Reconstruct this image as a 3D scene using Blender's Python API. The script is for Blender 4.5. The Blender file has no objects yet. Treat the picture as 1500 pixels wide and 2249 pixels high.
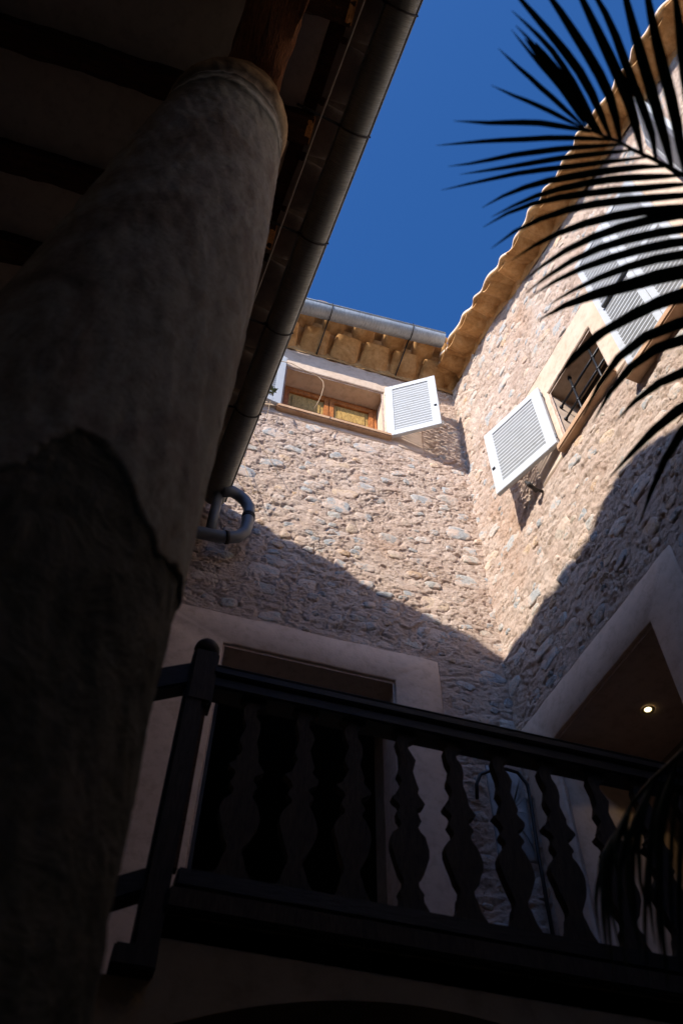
import bpy, bmesh, math, random
import numpy as np
from mathutils import Matrix, Vector
random.seed(11)
rng = np.random.RandomState(5)
D = bpy.data
SC = bpy.context.scene
COL = SC.collection
rad = math.radians

# ---------------------------------------------------------------- camera, sky, sun, exposure
CAMR = [[0.95713279, -0.28931534, 0.01390894], [0.24262711, 0.77459643, -0.58406545], [0.15820528, 0.56240288, 0.81158739]]
cam = D.cameras.new('camera')
cam.sensor_fit = 'VERTICAL'; cam.sensor_height = 36.0; cam.lens = 31.097
cam.clip_start = 0.05; cam.clip_end = 500
cam.dof.use_dof = True; cam.dof.focus_distance = 9.0; cam.dof.aperture_fstop = 3.2
camo = D.objects.new('camera', cam); COL.objects.link(camo); SC.camera = camo
camo.matrix_world = Matrix([[CAMR[0][i], -CAMR[1][i], -CAMR[2][i], (0, 0, 1.6)[i]] for i in range(3)] + [[0, 0, 0, 1]])

world = D.worlds.new("World"); SC.world = world; world.use_nodes = True
wn = world.node_tree
sky = wn.nodes.new('ShaderNodeTexSky'); sky.sky_type = 'NISHITA'; sky.sun_disc = False
sky.sun_elevation = rad(30); sky.sun_rotation = rad(236)
sky.air_density = 0.7; sky.dust_density = 1.2; sky.ozone_density = 10.0; sky.altitude = 0
hs = wn.nodes.new('ShaderNodeHueSaturation'); hs.inputs['Saturation'].default_value = 1.09
wn.links.new(sky.outputs[0], hs.inputs['Color'])
wn.links.new(hs.outputs[0], wn.nodes['Background'].inputs[0])
wn.nodes['Background'].inputs[1].default_value = 0.15

sd = D.lights.new('sun', 'SUN'); sd.energy = 4.1; sd.angle = rad(0.53); sd.color = (1.0, 0.915, 0.80)
so = D.objects.new('sun', sd); COL.objects.link(so)
SUN = Vector((0.718, 0.484, -0.5)).normalized()
so.rotation_euler = SUN.to_track_quat('-Z', 'Y').to_euler(); so.location = (-20, -14, 20)

SC.view_settings.view_transform = 'Standard'; SC.view_settings.look = 'None'
SC.view_settings.gamma = 1.0; SC.view_settings.exposure = 0.9
try: SC.view_settings.use_curve_mapping = False
except Exception: pass
SC.render.engine = 'CYCLES'
SC.cycles.use_denoising = True
SC.cycles.max_bounces = 8; SC.cycles.diffuse_bounces = 6

# ---------------------------------------------------------------- materials
def mat(name, base=(.5, .5, .5), rough=.8, metal=0.0, spec=0.4):
    m = D.materials.new(name); m.use_nodes = True
    b = m.node_tree.nodes['Principled BSDF']
    b.inputs['Base Color'].default_value = (*base, 1); b.inputs['Roughness'].default_value = rough
    b.inputs['Metallic'].default_value = metal; b.inputs['Specular IOR Level'].default_value = spec
    return m, m.node_tree, b
def N(nt, t, **kw):
    n = nt.nodes.new(t)
    for k, v in kw.items():
        if k in n.inputs: n.inputs[k].default_value = v
        else: setattr(n, k, v)
    return n
def coords(nt, scale=(1, 1, 1), kind='Object'):
    tc = N(nt, 'ShaderNodeTexCoord'); mp = N(nt, 'ShaderNodeMapping'); mp.inputs['Scale'].default_value = scale
    nt.links.new(tc.outputs[kind], mp.inputs[0]); return mp.outputs[0]
def geo(nt, scale=(1, 1, 1)):
    tc = N(nt, 'ShaderNodeNewGeometry'); mp = N(nt, 'ShaderNodeMapping'); mp.inputs['Scale'].default_value = scale
    nt.links.new(tc.outputs['Position'], mp.inputs[0]); return mp.outputs[0]
def noise(nt, co, scale, detail=5, rough=.6, dist=0.0):
    n = N(nt, 'ShaderNodeTexNoise'); n.inputs['Scale'].default_value = scale; n.inputs['Detail'].default_value = detail
    n.inputs['Roughness'].default_value = rough; n.inputs['Distortion'].default_value = dist
    nt.links.new(co, n.inputs['Vector']); return n.outputs[0]
def ramp(nt, fac, stops):
    r = N(nt, 'ShaderNodeValToRGB'); e = r.color_ramp.elements
    while len(e) < len(stops): e.new(.5)
    for i, (p, c) in enumerate(stops):
        e[i].position = p; e[i].color = (*c, 1) if len(c) == 3 else c
    nt.links.new(fac, r.inputs[0]); return r.outputs[0]
def mix(nt, fac, a, b, blend='MIX'):
    m = N(nt, 'ShaderNodeMix', data_type='RGBA', blend_type=blend)
    for s, v in ((0, fac), (6, a), (7, b)):
        if hasattr(v, 'links') or isinstance(v, bpy.types.NodeSocket): nt.links.new(v, m.inputs[s])
        else: m.inputs[s].default_value = v if s == 0 else (*v, 1)
    return m.outputs[2]
def bump(nt, b, h, strength, dist, prev=None):
    bn = N(nt, 'ShaderNodeBump'); bn.inputs['Strength'].default_value = strength; bn.inputs['Distance'].default_value = dist
    nt.links.new(h, bn.inputs['Height'])
    if prev is not None: nt.links.new(prev, bn.inputs['Normal'])
    nt.links.new(bn.outputs[0], b.inputs['Normal']); return bn.outputs[0]

def m_mortar():
    m, nt, b = mat('lime_mortar', rough=.95, spec=.1)
    co = geo(nt)
    n1 = noise(nt, co, 2.2, 6, .62, .4); n2 = noise(nt, co, 9, 6, .7); n3 = noise(nt, co, 45, 6, .75); n4 = noise(nt, co, 1.1, 3)
    c1 = ramp(nt, n1, [(.3, (.50, .35, .275)), (.48, (.60, .46, .38)), (.62, (.66, .535, .455)), (.75, (.56, .475, .42))])
    c2 = ramp(nt, n2, [(.33, (.47, .33, .26)), (.48, (.62, .49, .40)), (.68, (.69, .575, .50))])
    c = mix(nt, .5, c1, c2)
    c = mix(nt, ramp(nt, n4, [(.56, (0, 0, 0)), (.72, (.5, .5, .5))]), c, (.44, .23, .12))
    c = mix(nt, .6, c, ramp(nt, n3, [(.3, (.55, .5, .46)), (.5, (1, 1, 1)), (.7, (1.12, 1.1, 1.06))]), 'MULTIPLY')
    nt.links.new(c, b.inputs['Base Color'])
    nf = noise(nt, geo(nt, (1, 1, 2.6)), 13, 8, .72, .8)
    p = bump(nt, b, ramp(nt, nf, [(.36, (0, 0, 0)), (.46, (.75, .75, .75)), (.50, (.45, .45, .45)), (.62, (1, 1, 1))]), .8, .012)
    p = bump(nt, b, n3, .7, .005, p)
    vo = N(nt, 'ShaderNodeTexVoronoi'); vo.inputs['Scale'].default_value = 38; nt.links.new(co, vo.inputs[0])
    bump(nt, b, ramp(nt, vo.outputs[0], [(.05, (0, 0, 0)), (.35, (1, 1, 1))]), .3, .003, p)
    return m
def m_stone():
    m, nt, b = mat('field_stone', rough=.9, spec=.15)
    co = geo(nt); oi = N(nt, 'ShaderNodeObjectInfo')
    base = ramp(nt, oi.outputs['Random'], [(0, (.33, .345, .355)), (.2, (.45, .455, .45)), (.38, (.36, .38, .395)), (.52, (.52, .49, .44)), (.66, (.36, .37, .375)), (.78, (.58, .48, .38)), (.9, (.56, .38, .24)), (1, (.48, .485, .48))])
    n1 = noise(nt, co, 17, 7, .74, .9); n2 = noise(nt, co, 70, 5, .75); n3 = noise(nt, co, 8.5, 5, .68, .5); n4 = noise(nt, co, 34, 5, .7, .4)
    c = mix(nt, .85, base, ramp(nt, n1, [(.3, (.60, .60, .60)), (.46, (.95, .95, .95)), (.56, (1.06, 1.05, 1.03)), (.7, (1.28, 1.26, 1.22))]), 'MULTIPLY')
    c = mix(nt, .6, c, ramp(nt, n4, [(.36, (.5, .47, .45)), (.5, (1, 1, 1))]), 'MULTIPLY')
    c = mix(nt, ramp(nt, n3, [(.455, (0, 0, 0)), (.55, (.9, .9, .9))]), c, (.60, .47, .385))
    nt.links.new(c, b.inputs['Base Color'])
    p = bump(nt, b, n1, .9, .016); bump(nt, b, n4, .7, .006, p)
    return m
def m_plaster(name, c0, c1, bs=.25, rough=.9, big=3.0):
    m, nt, b = mat(name, rough=rough, spec=.15); co = geo(nt)
    n1 = noise(nt, co, big, 5, .6, .3); n2 = noise(nt, co, 70, 5, .65); n3 = noise(nt, co, 14, 4, .6)
    c = ramp(nt, n1, [(.32, c0), (.68, c1)])
    c = mix(nt, .5, c, ramp(nt, n3, [(.33, (.70, .67, .63)), (.5, (1, 1, 1)), (.65, (1.08, 1.08, 1.07))]), 'MULTIPLY')
    nt.links.new(c, b.inputs['Base Color'])
    p = bump(nt, b, n3, .25, .01); bump(nt, b, n2, bs, .004, p); return m
def m_column():
    m, nt, b = mat('weathered_column_stucco', rough=.85, spec=.2); co = geo(nt, (1, 1, .55)); cw = geo(nt)
    n1 = noise(nt, co, 3.2, 7, .66, .8); n2 = noise(nt, co, 12, 7, .7, .5); n3 = noise(nt, cw, 60, 5, .7)
    c = ramp(nt, n1, [(.28, (.14, .095, .055)), (.42, (.26, .205, .145)), (.55, (.37, .335, .26)), (.66, (.30, .245, .195)), (.8, (.46, .435, .36))])
    c = mix(nt, .55, c, ramp(nt, n2, [(.36, (.55, .49, .44)), (.47, (1, 1, 1)), (.7, (1.15, 1.13, 1.1))]), 'MULTIPLY')
    c = mix(nt, .5, c, ramp(nt, n3, [(.36, (.55, .5, .46)), (.5, (1, 1, 1)), (.66, (1.15, 1.13, 1.1))]), 'MULTIPLY')
    # the weathered bands of the capital
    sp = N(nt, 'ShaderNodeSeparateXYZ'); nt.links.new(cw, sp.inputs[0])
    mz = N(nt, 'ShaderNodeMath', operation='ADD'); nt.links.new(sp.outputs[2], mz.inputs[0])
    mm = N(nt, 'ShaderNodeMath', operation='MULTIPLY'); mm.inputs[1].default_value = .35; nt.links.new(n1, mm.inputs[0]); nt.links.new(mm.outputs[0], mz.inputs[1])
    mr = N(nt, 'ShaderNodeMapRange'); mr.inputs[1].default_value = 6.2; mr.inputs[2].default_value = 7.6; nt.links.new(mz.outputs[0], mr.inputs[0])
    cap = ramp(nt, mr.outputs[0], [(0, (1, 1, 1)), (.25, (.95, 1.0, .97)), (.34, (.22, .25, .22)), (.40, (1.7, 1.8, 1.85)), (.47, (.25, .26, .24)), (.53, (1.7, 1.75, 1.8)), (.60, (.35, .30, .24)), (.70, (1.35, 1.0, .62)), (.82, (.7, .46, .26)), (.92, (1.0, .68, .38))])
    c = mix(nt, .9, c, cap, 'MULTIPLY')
    nt.links.new(c, b.inputs['Base Color'])
    p = bump(nt, b, n2, .5, .010); bump(nt, b, n3, .6, .004, p); return m
def m_bare():
    m, nt, b = mat('bare_column_masonry', rough=.95, spec=.1); co = geo(nt)
    n1 = noise(nt, co, 7, 7, .7, .5); n2 = noise(nt, co, 40, 5, .7)
    c = ramp(nt, n1, [(.3, (.06, .053, .036)), (.5, (.135, .12, .085)), (.7, (.21, .175, .13))])
    nt.links.new(c, b.inputs['Base Color']); p = bump(nt, b, n1, .9, .04); bump(nt, b, n2, .6, .008, p); return m
def m_tile(name='terracotta', k=1.0):
    m, nt, b = mat(name, rough=.85, spec=.2); co = geo(nt); oi = N(nt, 'ShaderNodeObjectInfo')
    n1 = noise(nt, co, 5, 6, .65, .8); n2 = noise(nt, co, 30, 5, .7)
    c = ramp(nt, n1, [(.3, (.32*k, .16*k, .055*k)), (.5, (.50*k, .28*k, .11*k)), (.68, (.60*k, .38*k, .18*k)), (.8, (.50*k, .38*k, .26*k))])
    c = mix(nt, .7, c, ramp(nt, oi.outputs['Random'], [(0, (.7, .66, .62)), (.5, (1, 1, 1)), (1, (1.2, 1.15, 1.1))]), 'MULTIPLY')
    c = mix(nt, .5, c, ramp(nt, n2, [(.35, (.6, .56, .5)), (.6, (1.05, 1.05, 1.05))]), 'MULTIPLY')
    nt.links.new(c, b.inputs['Base Color']); p = bump(nt, b, n1, .2, .008); bump(nt, b, n2, .5, .003, p); return m
def m_wood(name, c0, c1, axis=(1, 1, 1), rough=.65, bs=.5, spec=.3):
    m, nt, b = mat(name, rough=rough, spec=spec); co = coords(nt, axis)
    n1 = noise(nt, co, 6, 6, .7, .6); n2 = noise(nt, co, 26, 5, .7)
    c = ramp(nt, n1, [(.3, c0), (.62, c1)])
    c = mix(nt, .7, c, ramp(nt, n2, [(.38, (.35, .33, .3)), (.55, (1.05, 1.05, 1.05))]), 'MULTIPLY')
    nt.links.new(c, b.inputs['Base Color']); bump(nt, b, n2, bs, .006); return m
def m_paint(name, c, rough=.45):
    m, nt, b = mat(name, c, rough, spec=.4); co = geo(nt)
    n1 = noise(nt, co, 12, 4); n2 = noise(nt, co, 90, 3)
    cc = mix(nt, .35, c, ramp(nt, n1, [(.3, (.62, .60, .56)), (.42, (.93, .93, .92)), (.6, (1, 1, 1))]), 'MULTIPLY')
    nt.links.new(cc, b.inputs['Base Color']); bump(nt, b, n2, .12, .002); return m
def m_zinc(name, ax, c0=(.16, .18, .19), c1=(.33, .37, .40)):
    m, nt, b = mat(name, rough=.55, metal=.2, spec=.5); co = geo(nt, ax)
    n1 = noise(nt, co, 9, 5, .7); n2 = noise(nt, geo(nt), 5, 4)
    c = ramp(nt, n1, [(.35, c0), (.62, c1)])
    c = mix(nt, .5, c, ramp(nt, n2, [(.4, (.7, .72, .74)), (.6, (1.1, 1.1, 1.08))]), 'MULTIPLY')
    nt.links.new(c, b.inputs['Base Color']); b.inputs['Roughness'].default_value = .5; bump(nt, b, n1, .15, .003); return m

M = {}
M['mortar'] = m_mortar(); M['stone'] = m_stone()
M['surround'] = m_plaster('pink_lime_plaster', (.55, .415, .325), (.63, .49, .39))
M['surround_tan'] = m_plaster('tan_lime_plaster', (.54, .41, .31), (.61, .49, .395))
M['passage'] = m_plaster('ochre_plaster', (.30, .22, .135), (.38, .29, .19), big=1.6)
M['ceiling'] = m_plaster('smoky_ceiling_plaster', (.52, .45, .37), (.60, .52, .43), big=2)
M['grey_plaster'] = m_plaster('grey_plaster', (.30, .30, .30), (.38, .37, .36))
M['outer_wall'] = m_plaster('dull_courtyard_plaster', (.24, .20, .155), (.30, .25, .195))
M['column'] = m_column(); M['bare'] = m_bare()
M['tile'] = m_tile(); M['tile_dark'] = m_plaster('shaded_tile', (.16, .125, .095), (.26, .21, .165), big=6)  # second tile tone is darkened: porch shade put into the colour
M['sill'] = m_plaster('terracotta_sill', (.42, .25, .15), (.50, .34, .22), big=5)
M['white'] = m_paint('white_shutter_paint', (.48, .505, .53))
M['slat'] = m_paint('white_louver_paint', (.46, .48, .50))
M['zinc_a'] = m_zinc('zinc_gutter', (26, 2, 2), (.24, .265, .28), (.48, .52, .55)); M['zinc_b'] = m_zinc('shaded_zinc_gutter', (1.2, 30, 1.2), (.09, .097, .09), (.24, .25, .23))  # one zinc twice: paler for the sunlit eave, darkened for porch shade
M['pvc'] = m_paint('grey_downpipe', (.14, .15, .16), .4)
M['iron'] = mat('black_iron', (.012, .013, .016), .45, .3)[0]
M['iron_strap'] = mat('dark_strap', (.03, .027, .025), .7, .2)[0]
M['rail'] = m_wood('dark_stained_wood', (.006, .005, .006), (.016, .013, .013), (.6, 4, 4), .5, .4)
M['splat'] = m_wood('worn_baluster_wood', (.030, .021, .015), (.070, .050, .036), (5, 5, .8), .75, .5)
M['post'] = m_wood('worn_post_wood', (.016, .012, .011), (.04, .028, .024), (5, 5, .6), .65, .5)
M['joist'] = m_wood('old_joist_wood', (.030, .012, .006), (.10, .038, .014), (.7, 6, 6), .8, 1.0)
M['joist_end'] = m_wood('raw_joist_end', (.50, .20, .05), (.80, .42, .14), (8, 2, 1), .8, .8)
M['beam'] = m_wood('old_beam_wood', (.04, .015, .007), (.30, .115, .04), (7, .7, 7), .8, 1.4)
M['win_wood'] = m_wood('varnished_window_wood', (.26, .08, .025), (.48, .18, .05), (4, 4, 1), .45, .2)
M['win_panel'] = m_wood('ochre_shutter_panel', (.36, .21, .06), (.52, .34, .11), (4, 4, .8), .5, .2)
M['door_and_gloom'] = m_wood('door_wood_and_gloom', (.010, .008, .007), (.02, .016, .012), (4, 4, .7), .6, .4)  # real door and frame wood, also the painted darkness inside rooms
M['leaf'] = mat('palm_leaflet', (.018, .034, .012), .5, 0, .35)[0]
_nt = M['leaf'].node_tree; _b = _nt.nodes['Principled BSDF']; _n = noise(_nt, geo(_nt), 9, 3)
_nt.links.new(ramp(_nt, _n, [(.35, (.010, .021, .008)), (.62, (.026, .044, .016)), (.75, (.06, .055, .02))]), _b.inputs['Base Color'])
M['stem'] = mat('palm_stem', (.03, .035, .014), .5)[0]
M['trunk'] = m_wood('palm_trunk_fibre', (.03, .024, .016), (.09, .07, .05), (2, 2, 7), .9, 1.0)
M['cable'] = m_paint('pale_cable_sheath', (.34, .31, .26), .5)
M['black'] = mat('black_rubber', (.008, .008, .009), .4)[0]
M['brass'] = mat('brass_trim', (.55, .42, .16), .35, .6)[0]
M['twig'] = mat('dry_twig', (.38, .27, .17), .8)[0]
M['sprig'] = mat('sprig_leaf', (.07, .09, .03), .7)[0]
M['ground'] = m_plaster('stone_paving', (.15, .13, .10), (.20, .175, .14), big=2)
mg, _nt, _b = mat('window_glass', (.02, .022, .025), .08, 0, .5); M['glass'] = mg
ml, _nt, _b = mat('lit_bulb', (1, .9, .6), .4); _b.inputs['Emission Color'].default_value = (1, .86, .5, 1); _b.inputs['Emission Strength'].default_value = 1.6
M['bulb'] = ml

# ---------------------------------------------------------------- mesh helpers
class MB:
    def __init__(s): s.v = []; s.f = []
    def add(s, v, f):
        o = len(s.v); s.v += [tuple(p) for p in v]; s.f += [tuple(i + o for i in q) for q in f]; return s
    def box(s, x0, x1, y0, y1, z0, z1):
        v = [(x0, y0, z0), (x1, y0, z0), (x1, y1, z0), (x0, y1, z0), (x0, y0, z1), (x1, y0, z1), (x1, y1, z1), (x0, y1, z1)]
        return s.add(v, [(0, 3, 2, 1), (4, 5, 6, 7), (0, 1, 5, 4), (1, 2, 6, 5), (2, 3, 7, 6), (3, 0, 4, 7)])
    def tube(s, pts, r, n=8, caps=True):
        P = [Vector(p) for p in pts]; rr = r if isinstance(r, (list, tuple)) else [r] * len(P)
        up = Vector((0.13, 0.31, 0.94)).normalized(); v = []; f = []
        for i, p in enumerate(P):
            t = (P[min(i + 1, len(P) - 1)] - P[max(i - 1, 0)]).normalized()
            a = up - t * up.dot(t)
            if a.length < .05: a = Vector((1, 0, 0)) - t * t.x
            a.normalize(); up = a; b = t.cross(a)
            for k in range(n):
                w = 2 * math.pi * k / n; v.append(p + (a * math.cos(w) + b * math.sin(w)) * rr[i])
        for i in range(len(P) - 1):
            for k in range(n): f.append((i*n+k, i*n+(k+1) % n, (i+1)*n+(k+1) % n, (i+1)*n+k))
        if caps: f.append(tuple(range(n - 1, -1, -1))); f.append(tuple((len(P)-1)*n + k for k in range(n)))
        return s.add(v, f)
    def prism(s, outline, y0, y1):     # outline (x, z) extruded along y
        n = len(outline); v = [(x, y0, z) for x, z in outline] + [(x, y1, z) for x, z in outline]
        return s.add(v, [tuple(range(n)), tuple(range(2*n-1, n-1, -1))] + [(i, i+n, (i+1) % n + n, (i+1) % n) for i in range(n)])
    def lathe(s, prof, c=(0, 0), n=24):
        v = []; f = []
        for r, z in prof:
            for k in range(n): w = 2*math.pi*k/n; v.append((c[0]+r*math.cos(w), c[1]+r*math.sin(w), z))
        m = len(prof)
        for i in range(m-1):
            for k in range(n): f.append((i*n+k, i*n+(k+1) % n, (i+1)*n+(k+1) % n, (i+1)*n+k))
        f.append(tuple(range(n-1, -1, -1))); f.append(tuple((m-1)*n+k for k in range(n)))
        return s.add(v, f)
    def sphere(s, c, r, n=14, m=9):
        return s.lathe([(max(r*math.sin(math.pi*i/m), .0004), c[2]-r*math.cos(math.pi*i/m)) for i in range(m+1)], c[:2], n)
    def xf(s, mx): s.v = [tuple(mx @ Vector(p)) for p in s.v]; return s
    def mesh(s, name, m, smooth=False, bevel=0):
        me = D.meshes.new(name); me.from_pydata(s.v, [], s.f)
        bm = bmesh.new(); bm.from_mesh(me); bmesh.ops.recalc_face_normals(bm, faces=bm.faces)
        if bevel: bmesh.ops.bevel(bm, geom=[e for e in bm.edges if e.calc_face_angle(0) > .6], offset=bevel, segments=2, affect='EDGES', clamp_overlap=True)
        bm.to_mesh(me); bm.free()
        if m: me.materials.append(m)
        if smooth: me.shade_smooth()
        return me
    def build(s, name, m, parent=None, smooth=False, bevel=0): return link(name, s.mesh(name, m, smooth, bevel), parent)
def link(name, me, parent=None, loc=None, rot=None, scale=None):
    o = D.objects.new(name, me); COL.objects.link(o)
    if parent: o.parent = parent
    if loc is not None: o.location = loc
    if rot is not None: o.rotation_euler = rot
    if scale is not None: o.scale = scale
    return o
def tag(o, label=None, cat=None, group=None, kind=None):
    for k, v in (('label', label), ('category', cat), ('group', group), ('kind', kind)):
        if v: o[k] = v
    return o
def thing(name, label, cat, loc=(0, 0, 0), rz=0, group=None):
    o = D.objects.new(name, None); COL.objects.link(o); o.location = loc; o.rotation_euler = (0, 0, rz); o.empty_display_size = .3
    return tag(o, label, cat, group)
def smooth_angle(me, a=40):
    try: me.shade_smooth(); me.set_sharp_from_angle(angle=rad(a))
    except Exception: pass

# value noise on grids
def vnoise(u, v, seed, wrap=257):
    r = np.random.RandomState(seed); T = r.rand(wrap, wrap)
    iu = np.floor(u).astype(int); iv = np.floor(v).astype(int); fu = u - iu; fv = v - iv
    fu = fu*fu*fu*(fu*(fu*6-15)+10); fv = fv*fv*fv*(fv*(fv*6-15)+10)
    a = T[iu % wrap, iv % wrap]; b = T[(iu+1) % wrap, iv % wrap]; c = T[iu % wrap, (iv+1) % wrap]; d = T[(iu+1) % wrap, (iv+1) % wrap]
    return (a*(1-fu)+b*fu)*(1-fv)+(c*(1-fu)+d*fu)*fv
def fbm(u, v, seed, oct=5, gain=.5):
    s = 0; a = 1; t = 0
    for i in range(oct): s = s + a*vnoise(u*2**i+7.3*i, v*2**i+3.1*i, seed+i); t += a; a *= gain
    return s/t

# ---------------------------------------------------------------- rubble masonry walls
STONES = []
def stone_mesh(k):
    """an irregular, broken, nearly flat face"""
    r = random.Random(100+k); n = 20; v = [(0, -1, 0)]; f = []
    kn = 7; kv = [r.uniform(.70, 1.12) for _ in range(kn)]; ph = r.random()*6
    def rad_(i):
        t = (i/n*kn+ph) % kn; a = int(t); u = t-a; u = u*u*(3-2*u); return kv[a]*(1-u)+kv[(a+1) % kn]*u+r.uniform(-.05, .05)
    e = [rad_(i) for i in range(n)]; sq = r.uniform(2.0, 5.0); tx, tz_ = r.uniform(-.35, .35), r.uniform(-.5, .2)
    rings = [(.25, -1.0), (.48, -.98), (.68, -.90), (.85, -.70), (.96, -.30), (1.02, .5)]
    for ri, (q, y) in enumerate(rings):
        for i in range(n):
            w = 2*math.pi*i/n; c, s = math.cos(w), math.sin(w); sup = 1/((abs(c)**sq+abs(s)**sq)**(1/sq))
            X_ = c*sup*q*e[i]; Z_ = s*sup*q*e[i]
            v.append((X_+r.uniform(-.02, .02), y+(tx*X_+tz_*Z_+r.uniform(-.22, .22))*(1 if ri < 5 else 0), Z_+r.uniform(-.02, .02)))
    for i in range(n): f.append((0, 1+i, 1+(i+1) % n))
    for ri in range(len(rings)-1):
        for i in range(n): a = 1+ri*n; f.append((a+i, a+n+i, a+n+(i+1) % n, a+(i+1) % n))
    mb = MB().add(v, f); me = mb.mesh('stone', M['stone']); me.shade_smooth(); return me
for k in range(18): STONES.append(stone_mesh(k))

def rubble_wall(name, house, x0, x1, z0, z1, res, holes, flats, seed, keep, rowdir=1.0, nst=300):
    """stone wall in the house's local frame: x along, y into the wall, z up; holes are cut out, flats lie behind plaster"""
    nx = int((x1-x0)/res)+1; nz = int((z1-z0)/res)+1
    X, Z = np.meshgrid(np.linspace(x0, x1, nx), np.linspace(z0, z1, nz), indexing='ij')
    o = seed*13.7+20
    wx = fbm(X*2.2+o, Z*2.2+o, seed, 3)-.5; wz = fbm(X*2.6+o+40, Z*2.6+o, seed+9, 3)-.5
    h = .050*(fbm(X*1.1+o, Z*1.3+o, seed+1, 3)-.5)                                     # wall out of true
    h += .013*(fbm(X*5+wx*2+o, Z*9+wz*2+o, seed+2, 5, .55)-.5)
    t = (Z*7.5 + wz*5.0 + (fbm(X*3+o, Z*3+o, seed+30, 3)-.5)*2.2); saw = t-np.floor(t)    # ragged ledges that break off sharply
    amp = np.clip((fbm(X*4.2+o, Z*7+o, seed+4, 3)-.40)*5, 0, 1)
    h += .011*amp*(.45-saw)*(1+0*X)
    t2 = (Z*17+wx*9+(fbm(X*6+o, Z*6+o, seed+31, 3)-.5)*4+X*.8); saw2 = t2-np.floor(t2)
    h += .008*np.clip((fbm(X*9+o, Z*13+o, seed+6, 2)-.45)*5, 0, 1)*(.5-saw2)
    fl = fbm(X*9+wx*3+o+3, Z*17+wz*4+o, seed+60, 4, .55)*7; fs = fl-np.floor(fl); h += .004*(np.floor(fl)+np.clip(fs/.18, 0, 1)-3.5)
    fine = fbm(X*26+o, Z*34+o, seed+7, 4, .6); h += .010*(fine-.5)
    wq = fbm(X*3+o+5, Z*3+o, seed+50, 3)*1.3
    for fx, fz, dep, sd_, wd in ((5.5, 13, .020, 21, .020), (11, 24, .012, 23, .028), (3.4, 4.2, .012, 25, .012)):
        rg = np.abs(fbm(X*fx+wq*2+o, Z*fz+wq*3+o, seed+sd_, 3, .5)-.5); mk = np.clip((fbm(X*3.1+o, Z*4.1+o, seed+sd_+1, 2)-.42)*6, 0, 1)
        h -= dep*mk*np.clip(1-rg/wd, 0, 1)
    pits = np.clip(.36-fbm(X*19+o, Z*26+o, seed+8, 3), 0, 1); h -= .07*pits
    # stones
    placed = []; tries = 0; r = random.Random(seed)
    while len(placed) < nst and tries < 30000:
        tries += 1
        big = r.random() < .36 if tries < 4000 else False
        a = r.uniform(.075, .14) if big else r.uniform(.03, .075); b = a*r.uniform(.42, .72) if big else a*r.uniform(.5, .85)
        cx = r.uniform(x0+.02, x1-.02); cz = r.uniform(max(z0, 4.3)+.05, z1-.05)
        if not keep(cx, cz): continue
        if any(fx0-a*.8 < cx < fx1+a*.8 and fz0-b*.8 < cz < fz1+b*.8 for fx0, fx1, fz0, fz1 in flats): continue
        if any(abs(cx-p[0]) < (a+p[2])*.93 and abs(cz-p[1]) < (b+p[3])*.98 for p in placed): continue
        placed.append((cx, cz, a, b))
    for cx, cz, a, b in placed:      # mortar sinks a little round each stone
        i0 = max(int((cx-a*1.6-x0)/res), 0); i1 = int((cx+a*1.6-x0)/res)+2; j0 = max(int((cz-b*1.8-z0)/res), 0); j1 = int((cz+b*1.8-z0)/res)+2
        S = (slice(i0, i1), slice(j0, j1)); d = np.sqrt(((X[S]-cx)/a)**2+((Z[S]-cz)/b)**2)
        h[S] -= .007*np.exp(-((d-.98)/.14)**2)
    for fx0, fx1, fz0, fz1 in flats:
        dd = np.maximum(np.maximum(fx0-X, X-fx1), np.maximum(fz0-Z, Z-fz1)); k = np.clip(dd/.012, 0, 1)
        h = h*k + (1-k)*(-.012)
        near = np.clip(1-dd/.10, 0, 1); h = np.where(dd > 0, h*(1-near*.6)+near*.6*.002, h)
    V = np.stack([X, -h, Z], -1).reshape(-1, 3).astype(np.float32)
    idx = np.arange(nx*nz).reshape(nx, nz)
    q = np.stack([idx[:-1, :-1], idx[1:, :-1], idx[1:, 1:], idx[:-1, 1:]], -1)
    cxs = (X[:-1, :-1]+res/2); czs = (Z[:-1, :-1]+res/2); ok = np.ones(cxs.shape, bool)
    for hx0, hx1, hz0, hz1 in holes: ok &= ~((cxs > hx0) & (cxs < hx1) & (czs > hz0) & (czs < hz1))
    q = q[ok].astype(np.int32)
    me = D.meshes.new(name); me.vertices.add(len(V)); me.vertices.foreach_set('co', V.ravel())
    me.loops.add(q.size); me.loops.foreach_set('vertex_index', q.ravel()); me.polygons.add(len(q))
    me.polygons.foreach_set('loop_start', np.arange(0, q.size, 4, dtype=np.int32)); me.update(calc_edges=True); me.validate()
    me.polygons.foreach_set('use_smooth', np.zeros(len(q), bool)); me.shade_smooth()
    me.materials.append(M['mortar']); wall = link(name, me, house)
    for i, (cx, cz, a, b) in enumerate(placed):
        ii = min(int((cx-x0)/res), nx-1); jj = min(int((cz-z0)/res), nz-1)
        hh = float(h[max(ii-3, 0):ii+4, max(jj-3, 0):jj+4].mean())
        pro = r.uniform(.002, .012)
        link('stone', STONES[r.randrange(len(STONES))], wall, (cx, -hh+.007, cz), (r.uniform(-.08, .08), r.uniform(-.35, .35)*(1 if a < .09 else .6), r.uniform(-.08, .08)), (a*r.choice((-1, 1)), pro+.007, b))
    return wall

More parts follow.
